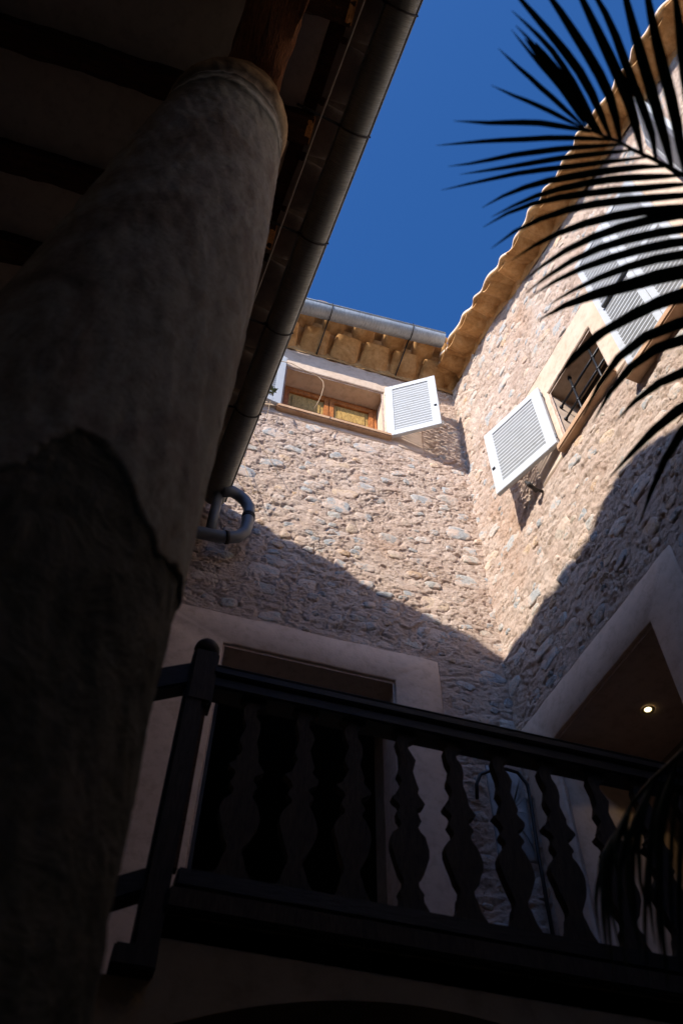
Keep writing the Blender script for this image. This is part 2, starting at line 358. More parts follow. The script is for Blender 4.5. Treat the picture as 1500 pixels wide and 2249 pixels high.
def slab_frame(mb, x0, x1, z0, z1, hx0, hx1, hz0, hz1, y0, y1):
    """plaster surround with a hole; its inner faces are the reveals"""
    mb.box(x0, hx0, y0, y1, z0, z1); mb.box(hx1, x1, y0, y1, z0, z1); mb.box(hx0, hx1, y0, y1, hz1, z1)
    if hz0 > z0: mb.box(hx0, hx1, y0, y1, z0, hz0)
def frame_poly(x0, x1, z0, z1, hx0, hx1, hz0, hz1, y0, y1, r=random.Random(3), jit=.006, depth=None):
    """one seamless surround: front face ring with a hole, rounded uneven outer edge, reveals going back to depth"""
    def ring(a0, a1, b0, b1, n, j):
        p = []
        for (p0, p1) in (((a0, b0), (a1, b0)), ((a1, b0), (a1, b1)), ((a1, b1), (a0, b1)), ((a0, b1), (a0, b0))):
            for i in range(n):
                t = i/n; p.append((p0[0]+(p1[0]-p0[0])*t+r.uniform(-j, j), p0[1]+(p1[1]-p0[1])*t+r.uniform(-j, j)))
        return p
    n = 16; O = ring(x0, x1, z0, z1, n, jit); Oi = [((x-(x0+x1)/2)*(1-.024/(x1-x0))+(x0+x1)/2, (z-(z0+z1)/2)*(1-.024/(z1-z0))+(z0+z1)/2) for x, z in O]
    H = ring(hx0, hx1, hz0, hz1, n, jit*.5); Hi = [((x-(hx0+hx1)/2)*(1+.02/(hx1-hx0))+(hx0+hx1)/2, (z-(hz0+hz1)/2)*(1+.02/(hz1-hz0))+(hz0+hz1)/2) for x, z in H]
    rings = [[(x, y1, z) for x, z in O], [(x, y0+.010, z) for x, z in O], [(x, y0, z) for x, z in Oi], [(x, y0, z) for x, z in Hi], [(x, y0+.008, z) for x, z in H], [(x, depth or y1, z) for x, z in H]]
    m = 4*n; v = [p for q in rings for p in q]; f = []
    for k in range(len(rings)-1):
        for i in range(m): f.append((k*m+i, k*m+(i+1) % m, (k+1)*m+(i+1) % m, (k+1)*m+i))
    return MB().add(v, f)

# ---------------------------------------------------------------- ground and the courtyard's unseen sides
g = MB().box(-30, 30, -30, 30, -.3, 0).build('ground', M['ground']); tag(g, kind='structure')
RZB = math.atan2(-.99586, .09087)
back = thing('back_house', 'tall rubble stone house with small shuttered window above a plastered doorway', 'house', (0, 4.5, 0))
side = thing('side_house', 'rubble stone house wall with barred window and closed white shutters', 'house', (2.617, 4.5, 0), RZB)
porch = thing('porch', 'dark timber porch roof with joists, plaster ceiling and tiled eave above column', 'porch')

# ---------------------------------------------------------------- back house (local x along the wall, y into it)
rubble_wall('wall', back, -.35, 2.72, 3.0, 11.2, .0092,
            [(.435, 1.685, 2.9, 6.13), (.60, 1.71, 9.64, 10.60)],
            [(-.30, 2.06, 2.9, 6.45), (.33, 2.15, 9.50, 11.3), (2.34, 2.60, 4.85, 5.55)], 3,
            lambda x, z: x > -.1, nst=290)
mb = MB()
for x0, x1, z0, z1 in [(-3.2, 2.9, 0, 2.985), (-3.2, .40, 2.985, 6.17), (1.72, 2.9, 2.985, 6.17), (-3.2, 2.9, 6.17, 9.58), (-3.2, .56, 9.58, 10.64), (1.75, 2.9, 9.58, 10.64), (-3.2, 2.9, 10.64, 11.15)]:
    mb.box(x0, x1, .07, .55, z0, z1)
mb.box(-3.2, -.355, -.01, .069, 0, 8.2); mb.box(-.355, 2.9, .0, .069, 0, 2.99)
mb.build('wall_core', M['outer_wall'], back)
mb = MB().box(.4, 1.9, .56, .6, 9.4, 10.8); mb.build('gloom_panel', M['door_and_gloom'], back)  # near-black sheet painted in as the dark behind the window
frame_poly(-.30, 2.06, 2.9, 6.45, .42, 1.70, 2.85, 6.15, -.012, .05, depth=.30).build('door_surround', M['surround'], back, True)
smooth_angle(back.children[-1].data, 16)
frame_poly(.33, 2.15, 9.50, 11.28, .58, 1.73, 9.62, 10.62, -.010, .05, depth=.29).build('window_surround', M['surround_tan'], back, True)
smooth_angle(back.children[-1].data, 16)
frame_poly(2.34, 2.60, 4.85, 5.55, 2.46, 2.47, 5.2, 5.21, -.016, .03).build('plaster_patch', M['grey_plaster'], back, True)
smooth_angle(back.children[-1].data, 16)
MB().box(.53, 1.78, -.075, .06, 9.565, 9.628).build('sill', M['sill'], back, bevel=.012)
# casement behind
def casement(parent, x0, x1, z0, z1, y, nleaf=2, wood='win_wood', panel='win_panel'):
    w = MB().box(x0, x0+.045, y, y+.05, z0, z1).box(x1-.045, x1, y, y+.05, z0, z1).box(x0+.045, x1-.045, y, y+.05, z1-.05, z1).box(x0+.045, x1-.045, y, y+.05, z0, z0+.05).build('window', M[wood], parent, bevel=.004)
    L = (x1-x0-.09)/nleaf
    for i in range(nleaf):
        a = x0+.045+i*L+.003; b = a+L-.006
        s = MB().box(a, a+.055, y-.012, y+.03, z0+.052, z1-.052).box(b-.055, b, y-.012, y+.03, z0+.052, z1-.052)
        s.box(a+.055, b-.055, y-.012, y+.03, z1-.13, z1-.052).box(a+.055, b-.055, y-.012, y+.03, z0+.052, z0+.14)
        s.box(a+.055, b-.055, y-.010, y+.03, (z0+z1)/2-.04, (z0+z1)/2+.04)
        s.build('casement', M[wood], w, bevel=.004)
        for c0, c1 in ((z0+.14, (z0+z1)/2-.04), ((z0+z1)/2+.04, z1-.13)):
            MB().box(a+.055, b-.055, y+.012, y+.028, c0, c1).box(a+.095, b-.095, y+.002, y+.011, c0+.04, c1-.04).build('panel', M[panel], w, bevel=.006)
    return w
casement(back, .585, 1.725, 9.60, 10.615, .235)
# near-black lining paints the darkness behind the landing opening, a door leaf folded back inside
MB().box(.30, .34, .56, 2.2, 2.9, 6.4).box(1.86, 1.90, .56, 2.2, 2.9, 6.4).box(.30, 1.90, 2.2, 2.24, 2.9, 6.4).box(.34, 1.86, .56, 2.2, 6.36, 6.4).build('gloom_lining', M['door_and_gloom'], back)
MB().box(.44, .48, .32, 1.0, 3.0, 6.1).box(.44, .492, .36, .48, 3.1, 6.0).box(.44, .492, .84, .96, 3.1, 6.0).build('door', M['door_and_gloom'], back, bevel=.003)

def shutter(parent, hinge, rz, w, z0, z1, viewer=-1, st=.085, rails=(.085, .095), pitch=.044, name='shutter', t=.042, mid=None, sl=(.019, .0225)):
    h = z1-z0; y0, y1 = 0, t
    m = MB().box(0, st, y0, y1, 0, h).box(w-st, w, y0, y1, 0, h).box(st, w-st, y0+.0015, y1-.0015, 0, rails[1]).box(st, w-st, y0+.0015, y1-.0015, h-rails[0], h)
    if mid: m.box(st, w-st, y0+.0015, y1-.0015, mid-z0-.04, mid-z0+.04)
    o = m.build(name, M['white'], parent, bevel=.004); o.location = (hinge[0], hinge[1], z0); o.rotation_euler = (0, 0, rz)
    e = sl[0]; a = sl[1]*(1 if viewer < 0 else -1)       # the edge on the courtyard side stands higher
    lm = MB().add([(x_, t/2+sy*e, -sy*a+k) for k in (-.0065, .0065) for x_, sy in ((st-.004, -1), (w-st+.004, -1), (w-st+.004, 1), (st-.004, 1))],
                  [(0, 3, 2, 1), (4, 5, 6, 7), (0, 1, 5, 4), (1, 2, 6, 5), (2, 3, 7, 6), (3, 0, 4, 7)]).mesh('louver', M['slat'])
    n = int((h-rails[0]-rails[1])/pitch)
    for i in range(n):
        z = rails[1]+.02+i*(h-rails[0]-rails[1]-.03)/(n-1)
        if mid and abs(z-(mid-z0)) < .05: continue
        link('louver', lm, o, (0, 0, z))
    MB().box(w-.05, w-.02, (-.012 if viewer < 0 else t+.0005), (-.0005 if viewer < 0 else t+.012), h*.36, h*.36+.022).build('latch', M['iron'], o)
    for z in (.12, h-.12):
        MB().tube([(0, t/2, z-.03), (0, t/2, z+.03)], .009, 8).build('hinge', M['pvc'], o)
    return o
shutter(back, (1.735, -.035), math.atan2(-.31, .478), .58, 9.605, 10.69, sl=(.015, .0205), pitch=.050)
shutter(back, (.565, -.030), math.atan2(-.10, -.52), .56, 9.605, 10.69, viewer=1)
# eave of the back house: two rows of barrel tiles stepping out, mortar bed, roof
def barrel_mesh(w, L, sag, th=.014, taper=.86, up=-1, n=12, sq=1.0, wave=False):
    v = []; f = []
    for j, (y, k) in enumerate(((0, 1), (-L*.5, (1+taper)/2), (-L, taper))):
        for r_, off in ((0, 0), (1, th)):
            for i in range(n+1):
                a = math.pi*i/n; ca = math.cos(a); v.append(((-(1-2*i/n) if wave else -math.copysign(abs(ca)**sq, ca))*w/2*k, y, up*math.sin(a)**sq*sag*k+off))
    R = 2*(n+1)
    for j in range(2):
        for i in range(n):
            a = j*R+i; f.append((a, a+1, a+R+1, a+R)); a = j*R+n+1+i; f.append((a, a+R, a+R+1, a+1))
        for i in (0, n): a = j*R+i; f.append((a, a+R, a+R+n+1, a+n+1))
    for j in (0, 2):
        for i in range(n): a = j*R+i; f.append((a, a+n+1, a+n+2, a+1))
    return MB().add(v, f)
def lumpy_bed(x0, x1, yz0, yz1, seed, amp=.02, res=.02, zf=None):
    """uneven mortar strip between two (y, z) lines"""
    n = int((x1-x0)/res); m = max(int(math.hypot(yz1[0]-yz0[0], yz1[1]-yz0[1])/res), 3); v = []; f = []
    xs = np.linspace(x0, x1, n+1); ts = np.linspace(0, 1, m+1); Xg, Tg = np.meshgrid(xs, ts, indexing='ij')
    h = (fbm(Xg*9+seed, Tg*m*res*9+seed, seed, 4, .6)-.45)*amp*2.4
    for i in range(n+1):
        for j in range(m+1):
            z = yz0[1]+(yz1[1]-yz0[1])*ts[j]+(zf(xs[i]) if zf else 0)
            v.append((xs[i], yz0[0]+(yz1[0]-yz0[0])*ts[j]-h[i, j]*.6, z-h[i, j]*.8))
    for i in range(n):
        for j in range(m): a = i*(m+1)+j; f.append((a, a+m+1, a+m+2, a+1))
    return MB().add(v, f)
t1 = barrel_mesh(.355, .30, .095, sq=.62).mesh('roof_tile', M['tile']); smooth_angle(t1, 50)
t2 = barrel_mesh(.30, .36, .090, sq=.8).mesh('roof_tile', M['tile']); smooth_angle(t2, 50)
cov = barrel_mesh(.20, .5, .075, up=1).mesh('roof_tile', M['tile']); smooth_angle(cov, 50)
for i in range(10):
    link('roof_tile', t1, back, (-.62+i*.37, .03, 11.17+random.uniform(-.008, .008)), (-rad(38), random.uniform(-.05, .05), random.uniform(-.04, .04)))
    link('roof_tile', t2, back, (-.44+i*.37, -.08, 11.43+random.uniform(-.008, .008)), (-rad(12), random.uniform(-.05, .05), random.uniform(-.04, .04)))
    link('roof_tile', cov, back, (-.62+i*.37, .05, 11.53), (-rad(8), 0, random.uniform(-.03, .03)))
lumpy_bed(-.7, 2.62, (-.02, 11.04), (-.03, 11.20), 41, .03).build('mortar_bed', M['tile'], back, True)
lumpy_bed(-.7, 2.62, (-.02, 11.18), (-.24, 11.44), 43, .012).build('mortar_bed', M['tile'], back, True)
MB().add([(-.8, -.36, 11.50), (2.5, -.36, 11.50), (2.5, 2.2, 12.1), (-.8, 2.2, 12.1), (-.8, -.36, 11.54), (2.5, -.36, 11.54), (2.5, 2.2, 12.16), (-.8, 2.2, 12.16)],
         [(0, 3, 2, 1), (4, 5, 6, 7), (0, 1, 5, 4), (1, 2, 6, 5), (2, 3, 7, 6), (3, 0, 4, 7)]).build('roof', M['tile'], back)

# ---------------------------------------------------------------- side house (local x towards the camera, y into the wall)
ZB = lambda s: float(np.interp(s, [0, .5, 1.1, 1.5, 2.1, 3.0, 3.4, 3.7, 4.0, 4.4, 5.0, 6.5], [11.18, 11.12, 11.05, 10.84, 10.68, 10.44, 10.30, 10.22, 10.12, 10.02, 9.9, 9.7]))
LIM = lambda z: float(np.interp(z, [4, 5, 7, 9, 10.5], [1.6, 1.9, 2.65, 3.5, 4.3]))
rb = rubble_wall('wall', side, -.06, 5.0, 3.0, 11.1, .0105,
            [(1.44, 2.095, 7.79, 8.61), (.42, 1.55, 2.9, 5.50)],
            [(1.02, 2.30, 7.69, 9.02), (2.30, 3.42, 7.34, 9.56), (.08, 1.91, 2.9, 5.86)], 8,
            lambda s, z: s < LIM(z) and z < ZB(s)-.05, nst=295)
# take the wall down to the eave line
bm = bmesh.new(); bm.from_mesh(rb.data)
bmesh.ops.delete(bm, geom=[v for v in bm.verts if v.co.z > ZB(v.co.x)+.03], context='VERTS'); bm.to_mesh(rb.data); bm.free()
mb = MB()
for x0, x1, z0, z1 in [(.1, 7, 0, 2.985), (.1, .38, 2.985, 5.54), (1.585, 7, 2.985, 5.54), (.1, 7, 5.54, 7.75), (.1, 1.41, 7.75, 8.65), (2.125, 7, 7.75, 8.65), (.1, 7, 8.65, 9.66)]:
    mb.box(x0, x1, .07, 1.0, z0, z1)
for i in range(23): mb.box(.1+i*.3, .4+i*.3, .07, 1.0, 9.66, ZB(.4+i*.3))
mb.box(5.0, 7, 0, .069, 0, 9.6); mb.box(.0, 5.0, .0, .069, 0, 2.99)
mb.build('wall_core', M['outer_wall'], side)
MB().box(1.3, 2.3, .7, .74, 7.6, 8.8).box(.3, 1.8, 1.02, 1.05, 2.9, 5.6).build('gloom_panel', M['door_and_gloom'], side)  # near-black sheets stand in for darkness inside window and doorway
frame_poly(1.02, 2.294, 7.69, 9.02, 1.426, 2.109, 7.77, 8.63, -.010, .05, jit=.007, depth=.36).build('window_surround', M['surround_tan'], side, True)
smooth_angle(side.children[-1].data, 16)
frame_poly(.08, 1.91, 2.9, 5.86, .40, 1.566, 2.85, 5.52, -.012, .05, jit=.006, depth=.78).build('door_surround', M['surround'], side, True)
smooth_angle(side.children[-1].data, 16)
frame_poly(2.298, 3.42, 7.34, 9.56, 2.36, 3.12, 7.44, 9.46, -.006, .05, jit=.003, depth=.12).build('window_surround', M['surround_tan'], side, True)
smooth_angle(side.children[-1].data, 16)
MB().box(1.37, 2.16, -.07, .1, 7.70, 7.775).build('sill', M['sill'], side, bevel=.012)
MB().box(2.26, 3.30, -.11, .05, 7.33, 7.405).build('sill', M['sill'], side, bevel=.012)
shutter(side, (1.385, -.030), math.atan2(-.209, -.649), .678, 7.80, 8.755, viewer=1, st=.095, rails=(.085, .11), pitch=.047, sl=(.019, .0235))
for a in (2.296, 2.736):
    shutter(side, (a, -.055), 0, .434, 7.43, 9.50, st=.06, rails=(.08, .09), pitch=.055, mid=8.45)
shutter(side, (3.46, -.06), rad(-50), .42, 7.43, 9.45, st=.07, pitch=.055)
MB().box(2.36, 2.72, -.085, -.056, 8.425, 8.455).build('shutter_bar', M['pvc'], side, bevel=.004)
# window grille: two uprights through three cross bars
gr = MB()
for s in (1.64, 1.95): gr.tube([(s, .085, 7.77), (s, .085, 8.63)], .011, 8)
for s in (1.64, 1.95):
    for z in (7.99, 8.215, 8.425, 8.60): gr.sphere((s, .085, z), .020, 10, 6)
gr = gr.build('window_grille', M['iron'], side, True)
for z in (7.99, 8.215, 8.425):
    MB().tube([(1.427, .085, z), (2.108, .085, z)], .0105, 8).sphere((1.437, .085, z), .019, 10, 6).build('cross_bar', M['iron'], gr, True)
w = MB().box(1.43, 1.48, .30, .35, 7.77, 8.625).box(2.05, 2.10, .30, .35, 7.77, 8.625).box(1.48, 2.05, .30, .35, 8.57, 8.625).box(1.48, 2.05, .30, .35, 7.77, 7.82).build('window', M['door_and_gloom'], side, bevel=.004)
MB().box(1.48, 2.05, .32, .33, 7.82, 8.57).build('pane', M['glass'], w)
o = MB().box(0, .20, -.02, .02, 0, .30).build('casement', M['win_wood'], w, bevel=.004); o.location = (1.485, .29, 7.80); o.rotation_euler = (0, 0, rad(-62))
MB().box(.04, .16, -.024, .024, .05, .25).build('panel', M['win_panel'], o)
# shutter stay on the wall
MB().tube([(1.0, .0, 7.66), (1.0, -.10, 7.66), (1.0, -.13, 7.68), (1.0, -.145, 7.73)], .013, 8).tube([(.985, -.05, 7.66), (1.03, -.15, 7.66)], .018, 8).build('shutter_stay', M['iron_strap'], side, True)
# eave tiles, following the sagging eave down towards the camera
tb = barrel_mesh(.305, .335, .082, wave=True).mesh('roof_tile', M['tile']); smooth_angle(tb, 50)
covb = barrel_mesh(.17, .24, .055, up=1).mesh('roof_tile', M['tile']); smooth_angle(covb, 50)
s = -.10; i = 0
while s < 5.6:
    p = .26+.05*random.random(); z = ZB(s+.14); tilt = math.atan2(ZB(s+.28)-ZB(s), .28)
    link('roof_tile', tb, side, (s+.14, .05, z+.075), (random.uniform(-.05, .02), -tilt+random.uniform(-.05, .05), random.uniform(-.05, .05)), (p/.28, 1+random.uniform(-.06, .05), 1+random.uniform(-.15, .2)))
    s += p; i += 1
xs = np.linspace(-.45, 6.0, 260); v = []; f = []
for k, x in enumerate(xs):
    e = -.31-.016*math.cos(2*math.pi*(x-.34)/.285)+.014*math.sin(x*7.3)+.006*math.sin(x*31); z = ZB(x)
    zt = .010*math.sin(x*9)
    v += [(x, .02, z+.06), (x, e+.04, z+.055), (x, e, z+.07+zt*.5), (x, e+.004, z+.125+zt), (x, e+.05, z+.15+zt), (x, 1.6, z+.50)]
for k in range(len(xs)-1):
    for j in range(5): a = k*6+j; f.append((a, a+6, a+7, a+1))
ro = MB().add(v, f).build('roof', M['surround_tan'], side, True); ro.data.materials.append(M['tile'])
for p_ in ro.data.polygons:
    if p_.index % 5 < 2: p_.material_index = 1
lumpy_bed(.2, 5.2, (-.015, -.06), (-.05, .07), 47, .02, zf=ZB).build('mortar_bed', M['tile'], side, True)

# ceiling light in the doorway soffit of the side house
cl = thing('ceiling_light', 'small lit round downlight in the dark doorway soffit', 'ceiling light', tuple(side.matrix_basis @ Vector((.918, .40, 5.516))) if False else (2.617+.918*.09087+.40*.99586, 4.5-.918*.99586+.40*.09087, 5.512))
MB().lathe([(.024, 0), (.040, 0), (.043, -.004), (.040, -.008), (.030, -.006), (.024, -.001)], n=28).build('trim', M['brass'], cl, True)
MB().lathe([(.001, -.005), (.018, -.005), (.023, -.002), (.023, .001)], n=24).build('bulb', M['bulb'], cl, True)
pl = D.lights.new('downlight', 'SPOT'); pl.energy = 1.2; pl.color = (1, .72, .36); pl.spot_size = rad(110); pl.shadow_soft_size = .02
po = D.objects.new('downlight', pl); COL.objects.link(po); po.parent = cl; po.location = (0, 0, -.012)

# ---------------------------------------------------------------- zinc gutters
def half_pipe(L, r, th=.003, n=16, seg=24):
    v = []; f = []
    for j in range(seg+1):
        x = L*j/seg; dz = .004*math.sin(j*1.7)
        for i in range(n+1):
            a = math.pi*i/n; v.append((x, -math.cos(a)*r, -math.sin(a)*r+dz))
        for i in range(n+1):
            a = math.pi*(n-i)/n; v.append((x, -math.cos(a)*(r-th), -math.sin(a)*(r-th)+dz+.0005))
    R = 2*(n+1)
    for j in range(seg):
        for i in range(R): f.append((j*R+i, (j+1)*R+i, (j+1)*R+(i+1) % R, j*R+(i+1) % R))
    return MB().add(v, f)
def gutter(label, p0, p1, r, m, straps, rods, name='roof_gutter', seams=()):
    d = Vector(p1)-Vector(p0); L = d.length
    t = thing(name, label, 'gutter', p0, 0, None); t.rotation_euler = (0, -math.asin(d.z/L), math.atan2(d.y, d.x))
    half_pipe(L, r).build('channel', m, t, True); smooth_angle(t.children[0].data, 50)
    MB().tube([(0, -r-.004, 0), (L, -r-.004, 0)], .009, 8).build('rim', m, t, True)
    MB().tube([(0, r+.004, 0), (L, r+.004, 0)], .009, 8).build('rim', m, t, True)
    cap = [(-math.cos(math.pi*i/14)*r, -math.sin(math.pi*i/14)*r) for i in range(15)]
    for x in (0, L): MB().add([(x, a, b) for a, b in cap]+[(x+.004, a, b) for a, b in cap], [tuple(range(15)), tuple(range(29, 14, -1))]+[(i, i+1, i+16, i+15) for i in range(14)]).build('end_cap', m, t)
    for x in seams:
        MB().tube([(x, -math.cos(a)*(r+.001), -math.sin(a)*(r+.001)) for a in [math.pi*i/16 for i in range(17)]], .003, 6).build('seam', m, t, True)
    for x, rod in zip(straps, rods):
        s = MB()
        pts = [(x, -math.cos(a)*(r+.006), -math.sin(a)*(r+.006)) for a in [math.pi*i/16 for i in range(17)]]
        s.tube(pts, .0065, 6); s.tube([(x-.004, -r-.016, .004), (x, -r-.012, .022), (x, 0, .03), (x, r+.012, .02), (x, r+.015, -.005)], .006, 6)
        s.build('strap', M['iron_strap'], t, True)
        if rod: MB().tube(rod, .009, 6).build('bracket', M['iron_strap'], t, True)
    return t
# local y of the back gutter points into the wall
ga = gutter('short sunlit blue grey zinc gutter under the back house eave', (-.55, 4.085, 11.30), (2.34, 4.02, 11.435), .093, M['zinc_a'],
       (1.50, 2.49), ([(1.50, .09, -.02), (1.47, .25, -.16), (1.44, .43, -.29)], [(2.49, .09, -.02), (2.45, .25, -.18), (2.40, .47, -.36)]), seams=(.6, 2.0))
PZ = math.atan2(-.99650, .08380)
P = Matrix.Translation((.21, 4.5, 0)) @ Matrix.Rotation(PZ, 4, 'Z')       # local x towards the camera, y towards the courtyard
def pw(s, y, z): return P @ Vector((s, y, z))
p0 = pw(.09, -.095, 7.685); p1 = pw(6.2, -.095, 7.685)
st = [(4.5-y)/.9965-.09 for y in (3.5, 2.76, 2.04, 1.29, .55, -.2)]
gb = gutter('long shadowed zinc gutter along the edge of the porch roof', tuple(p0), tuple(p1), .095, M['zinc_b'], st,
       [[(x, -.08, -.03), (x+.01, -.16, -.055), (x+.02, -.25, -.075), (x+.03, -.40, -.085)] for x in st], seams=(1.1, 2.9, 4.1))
# swan neck from the gutter's end to the wall and away behind the column
dp = thing('downpipe', 'looping grey rain pipe at the end of the porch gutter', 'downpipe', (.24, 4.2, 7.6))
def rel(p): return tuple(Vector(p)-Vector((.24, 4.2, 7.6)))
MB().tube([rel(q) for q in [(.17, 4.25, 7.60), (.25, 4.27, 7.66), (.315, 4.29, 7.66), (.375, 4.30, 7.62), (.42, 4.30, 7.53), (.425, 4.30, 7.42), (.425, 4.30, 7.30), (.415, 4.30, 7.20), (.365, 4.30, 7.12), (.28, 4.30, 7.08), (.17, 4.30, 7.065), (-.1, 4.30, 7.05), (-.6, 4.30, 7.02)]], .050, 16).build('pipe', M['pvc'], dp, True)
MB().tube([rel((.15, 4.30, 7.60)), rel((.15, 4.30, 7.10))], .042, 14).build('outlet', M['pvc'], dp, True)
for q0, q1 in (((.425, 4.30, 7.435), (.425, 4.30, 7.405)), ((.30, 4.30, 7.086), (.27, 4.30, 7.078)), ((.425, 4.30, 7.40), (.425, 4.30, 7.385))):
    MB().tube([rel(q0), rel(q1)], .055, 16).build('clip', M['iron_strap'], dp, True)

# ---------------------------------------------------------------- porch: ceiling, joists, beam, eave
def rough_bar(x0, x1, y0, y1, z0, z1, along=0, seed=0, amp=.008, n=40, chip=0):
    """hewn timber: a subdivided bar with wavering faces and worn arrises"""
    r = np.random.RandomState(seed); v = []; f = []
    lo = (x0, y0, z0); hi = (x1, y1, z1); ax = along; b, c = [k for k in (0, 1, 2) if k != ax]
    pr = []; k = 4
    for e in range(4):
        for i in range(k):
            t = -1+2*i/k; q = [(t, -1), (1, t), (-t, 1), (-1, -t)][e]
            m = max(abs(q[0]), abs(q[1])); l = math.hypot(*q); w = min(1, 1.33/l); pr.append((q[0]*w, q[1]*w))
    for i in range(n+1):
        t = i/n
        for j, (p, q) in enumerate(pr):
            a = amp*(r.rand()-.5)+amp*math.sin(i*.5+j*2.1+seed)*.7
            co = [0, 0, 0]; co[ax] = lo[ax]+(hi[ax]-lo[ax])*t
            co[b] = (lo[b]+hi[b])/2+((hi[b]-lo[b])/2+a)*p; co[c] = (lo[c]+hi[c])/2+((hi[c]-lo[c])/2+a)*q; v.append(tuple(co))
    m = len(pr)
    for i in range(n):
        for j in range(m): f.append((i*m+j, i*m+(j+1) % m, (i+1)*m+(j+1) % m, (i+1)*m+j))
    f.append(tuple(range(m))); f.append(tuple(n*m+j for j in range(m-1, -1, -1)))
    return MB().add(v, f)
MB().box(-.8, 6.5, -3.2, -.415, 7.815, 7.86).xf(P).build('ceiling_panel', M['ceiling'], porch)
JY = [(.57, .71), (1.30, 1.443), (2.05, 2.19), (2.66, 2.85), (3.42, 3.58), (4.15, 4.30), (-.20, -.05), (-.95, -.80), (-1.7, -1.55)]
for k, (a, b) in enumerate(JY):
    ym = (a+b)/2; xe = .21+.0838*(4.5-ym)-.352; a = ym-.085; b = ym+.085
    j = rough_bar(-2.95, xe, a, b, 7.655, 7.83, 0, k, .009, 50).build('joist', M['joist'], porch, True); smooth_angle(j.data, 40)
    rough_bar(xe-.035, xe+.006, a+.004, b-.006, 7.652, 7.82, 0, k+20, .004, 2).build('cut_end', M['joist_end'], j)
rough_bar(-.8, 6.4, -.955, -.63, 7.40, 7.652, 0, 77, .014, 130).xf(P).build('main_beam', M['beam'], porch, True); smooth_angle(porch.children[-1].data, 40)
# torn plaster edge and the eave board
v = []; f = []
n = 160
for i in range(n+1):
    s_ = -.5+7*i/n; e = -.40-.03*fbm(np.array([s_*3.]), np.array([1.]), 71, 3)[0]
    v += [(s_, e-.04, 7.80), (s_, e, 7.795), (s_, -.345, 7.775), (s_, -.32, 7.78)]
for i in range(n):
    for j in range(3): a = i*4+j; f.append((a, a+4, a+5, a+1))
MB().add(v, f).xf(P).build('eave_board', M['joist'], porch, True)
tp = barrel_mesh(.35, .40, .060).mesh('roof_tile', M['tile_dark']); smooth_angle(tp, 50)
tp2 = barrel_mesh(.19, .42, .06, up=1).mesh('roof_tile', M['tile_dark']); smooth_angle(tp2, 50)
for i in range(18):
    for me, off, z in ((tp, 0, 7.80), (tp2, .185, 7.85)):
        o = link('roof_tile', me, porch)
        o.matrix_basis = P @ Matrix.Translation((.15+i*.37+off, -.36, z+random.uniform(-.006, .006))) @ Matrix.Rotation(math.pi+random.uniform(-.03, .03), 4, 'Z') @ Matrix.Rotation(random.uniform(-.03, .03), 4, 'Y') @ Matrix.Rotation(rad(5), 4, 'X') @ Matrix.Scale(.62, 4, (0, 1, 0))
MB().add([(-.8, -.10, 7.87), (6.5, -.10, 7.87), (6.5, -3.3, 9.1), (-.8, -3.3, 9.1), (-.8, -.14, 7.90), (6.5, -.14, 7.90), (6.5, -3.3, 9.2), (-.8, -3.3, 9.2)],
         [(0, 3, 2, 1), (4, 5, 6, 7), (0, 1, 5, 4), (1, 2, 6, 5), (2, 3, 7, 6), (3, 0, 4, 7)]).xf(P).build('roof', M['tile_dark'], porch)

# cable strung under the eave
pts = [(-.105, 4.35), (-.055, 3.6), (.021, 2.713), (.073, 2.155), (.142, 1.374), (.221, .573), (.30, -.3), (.38, -1.2)]
cb = MB(); q = []
for (xa, ya), (xb, yb) in zip(pts, pts[1:]):
    for i in range(6): t = i/6; q.append((xa+(xb-xa)*t, ya+(yb-ya)*t, 7.615-.012*math.sin(math.pi*t)))
tag(cb.tube(q, .0065, 7).build('cable', M['cable'], None, True), 'thin pale cable strung along the joist ends under the porch eave', 'cable')

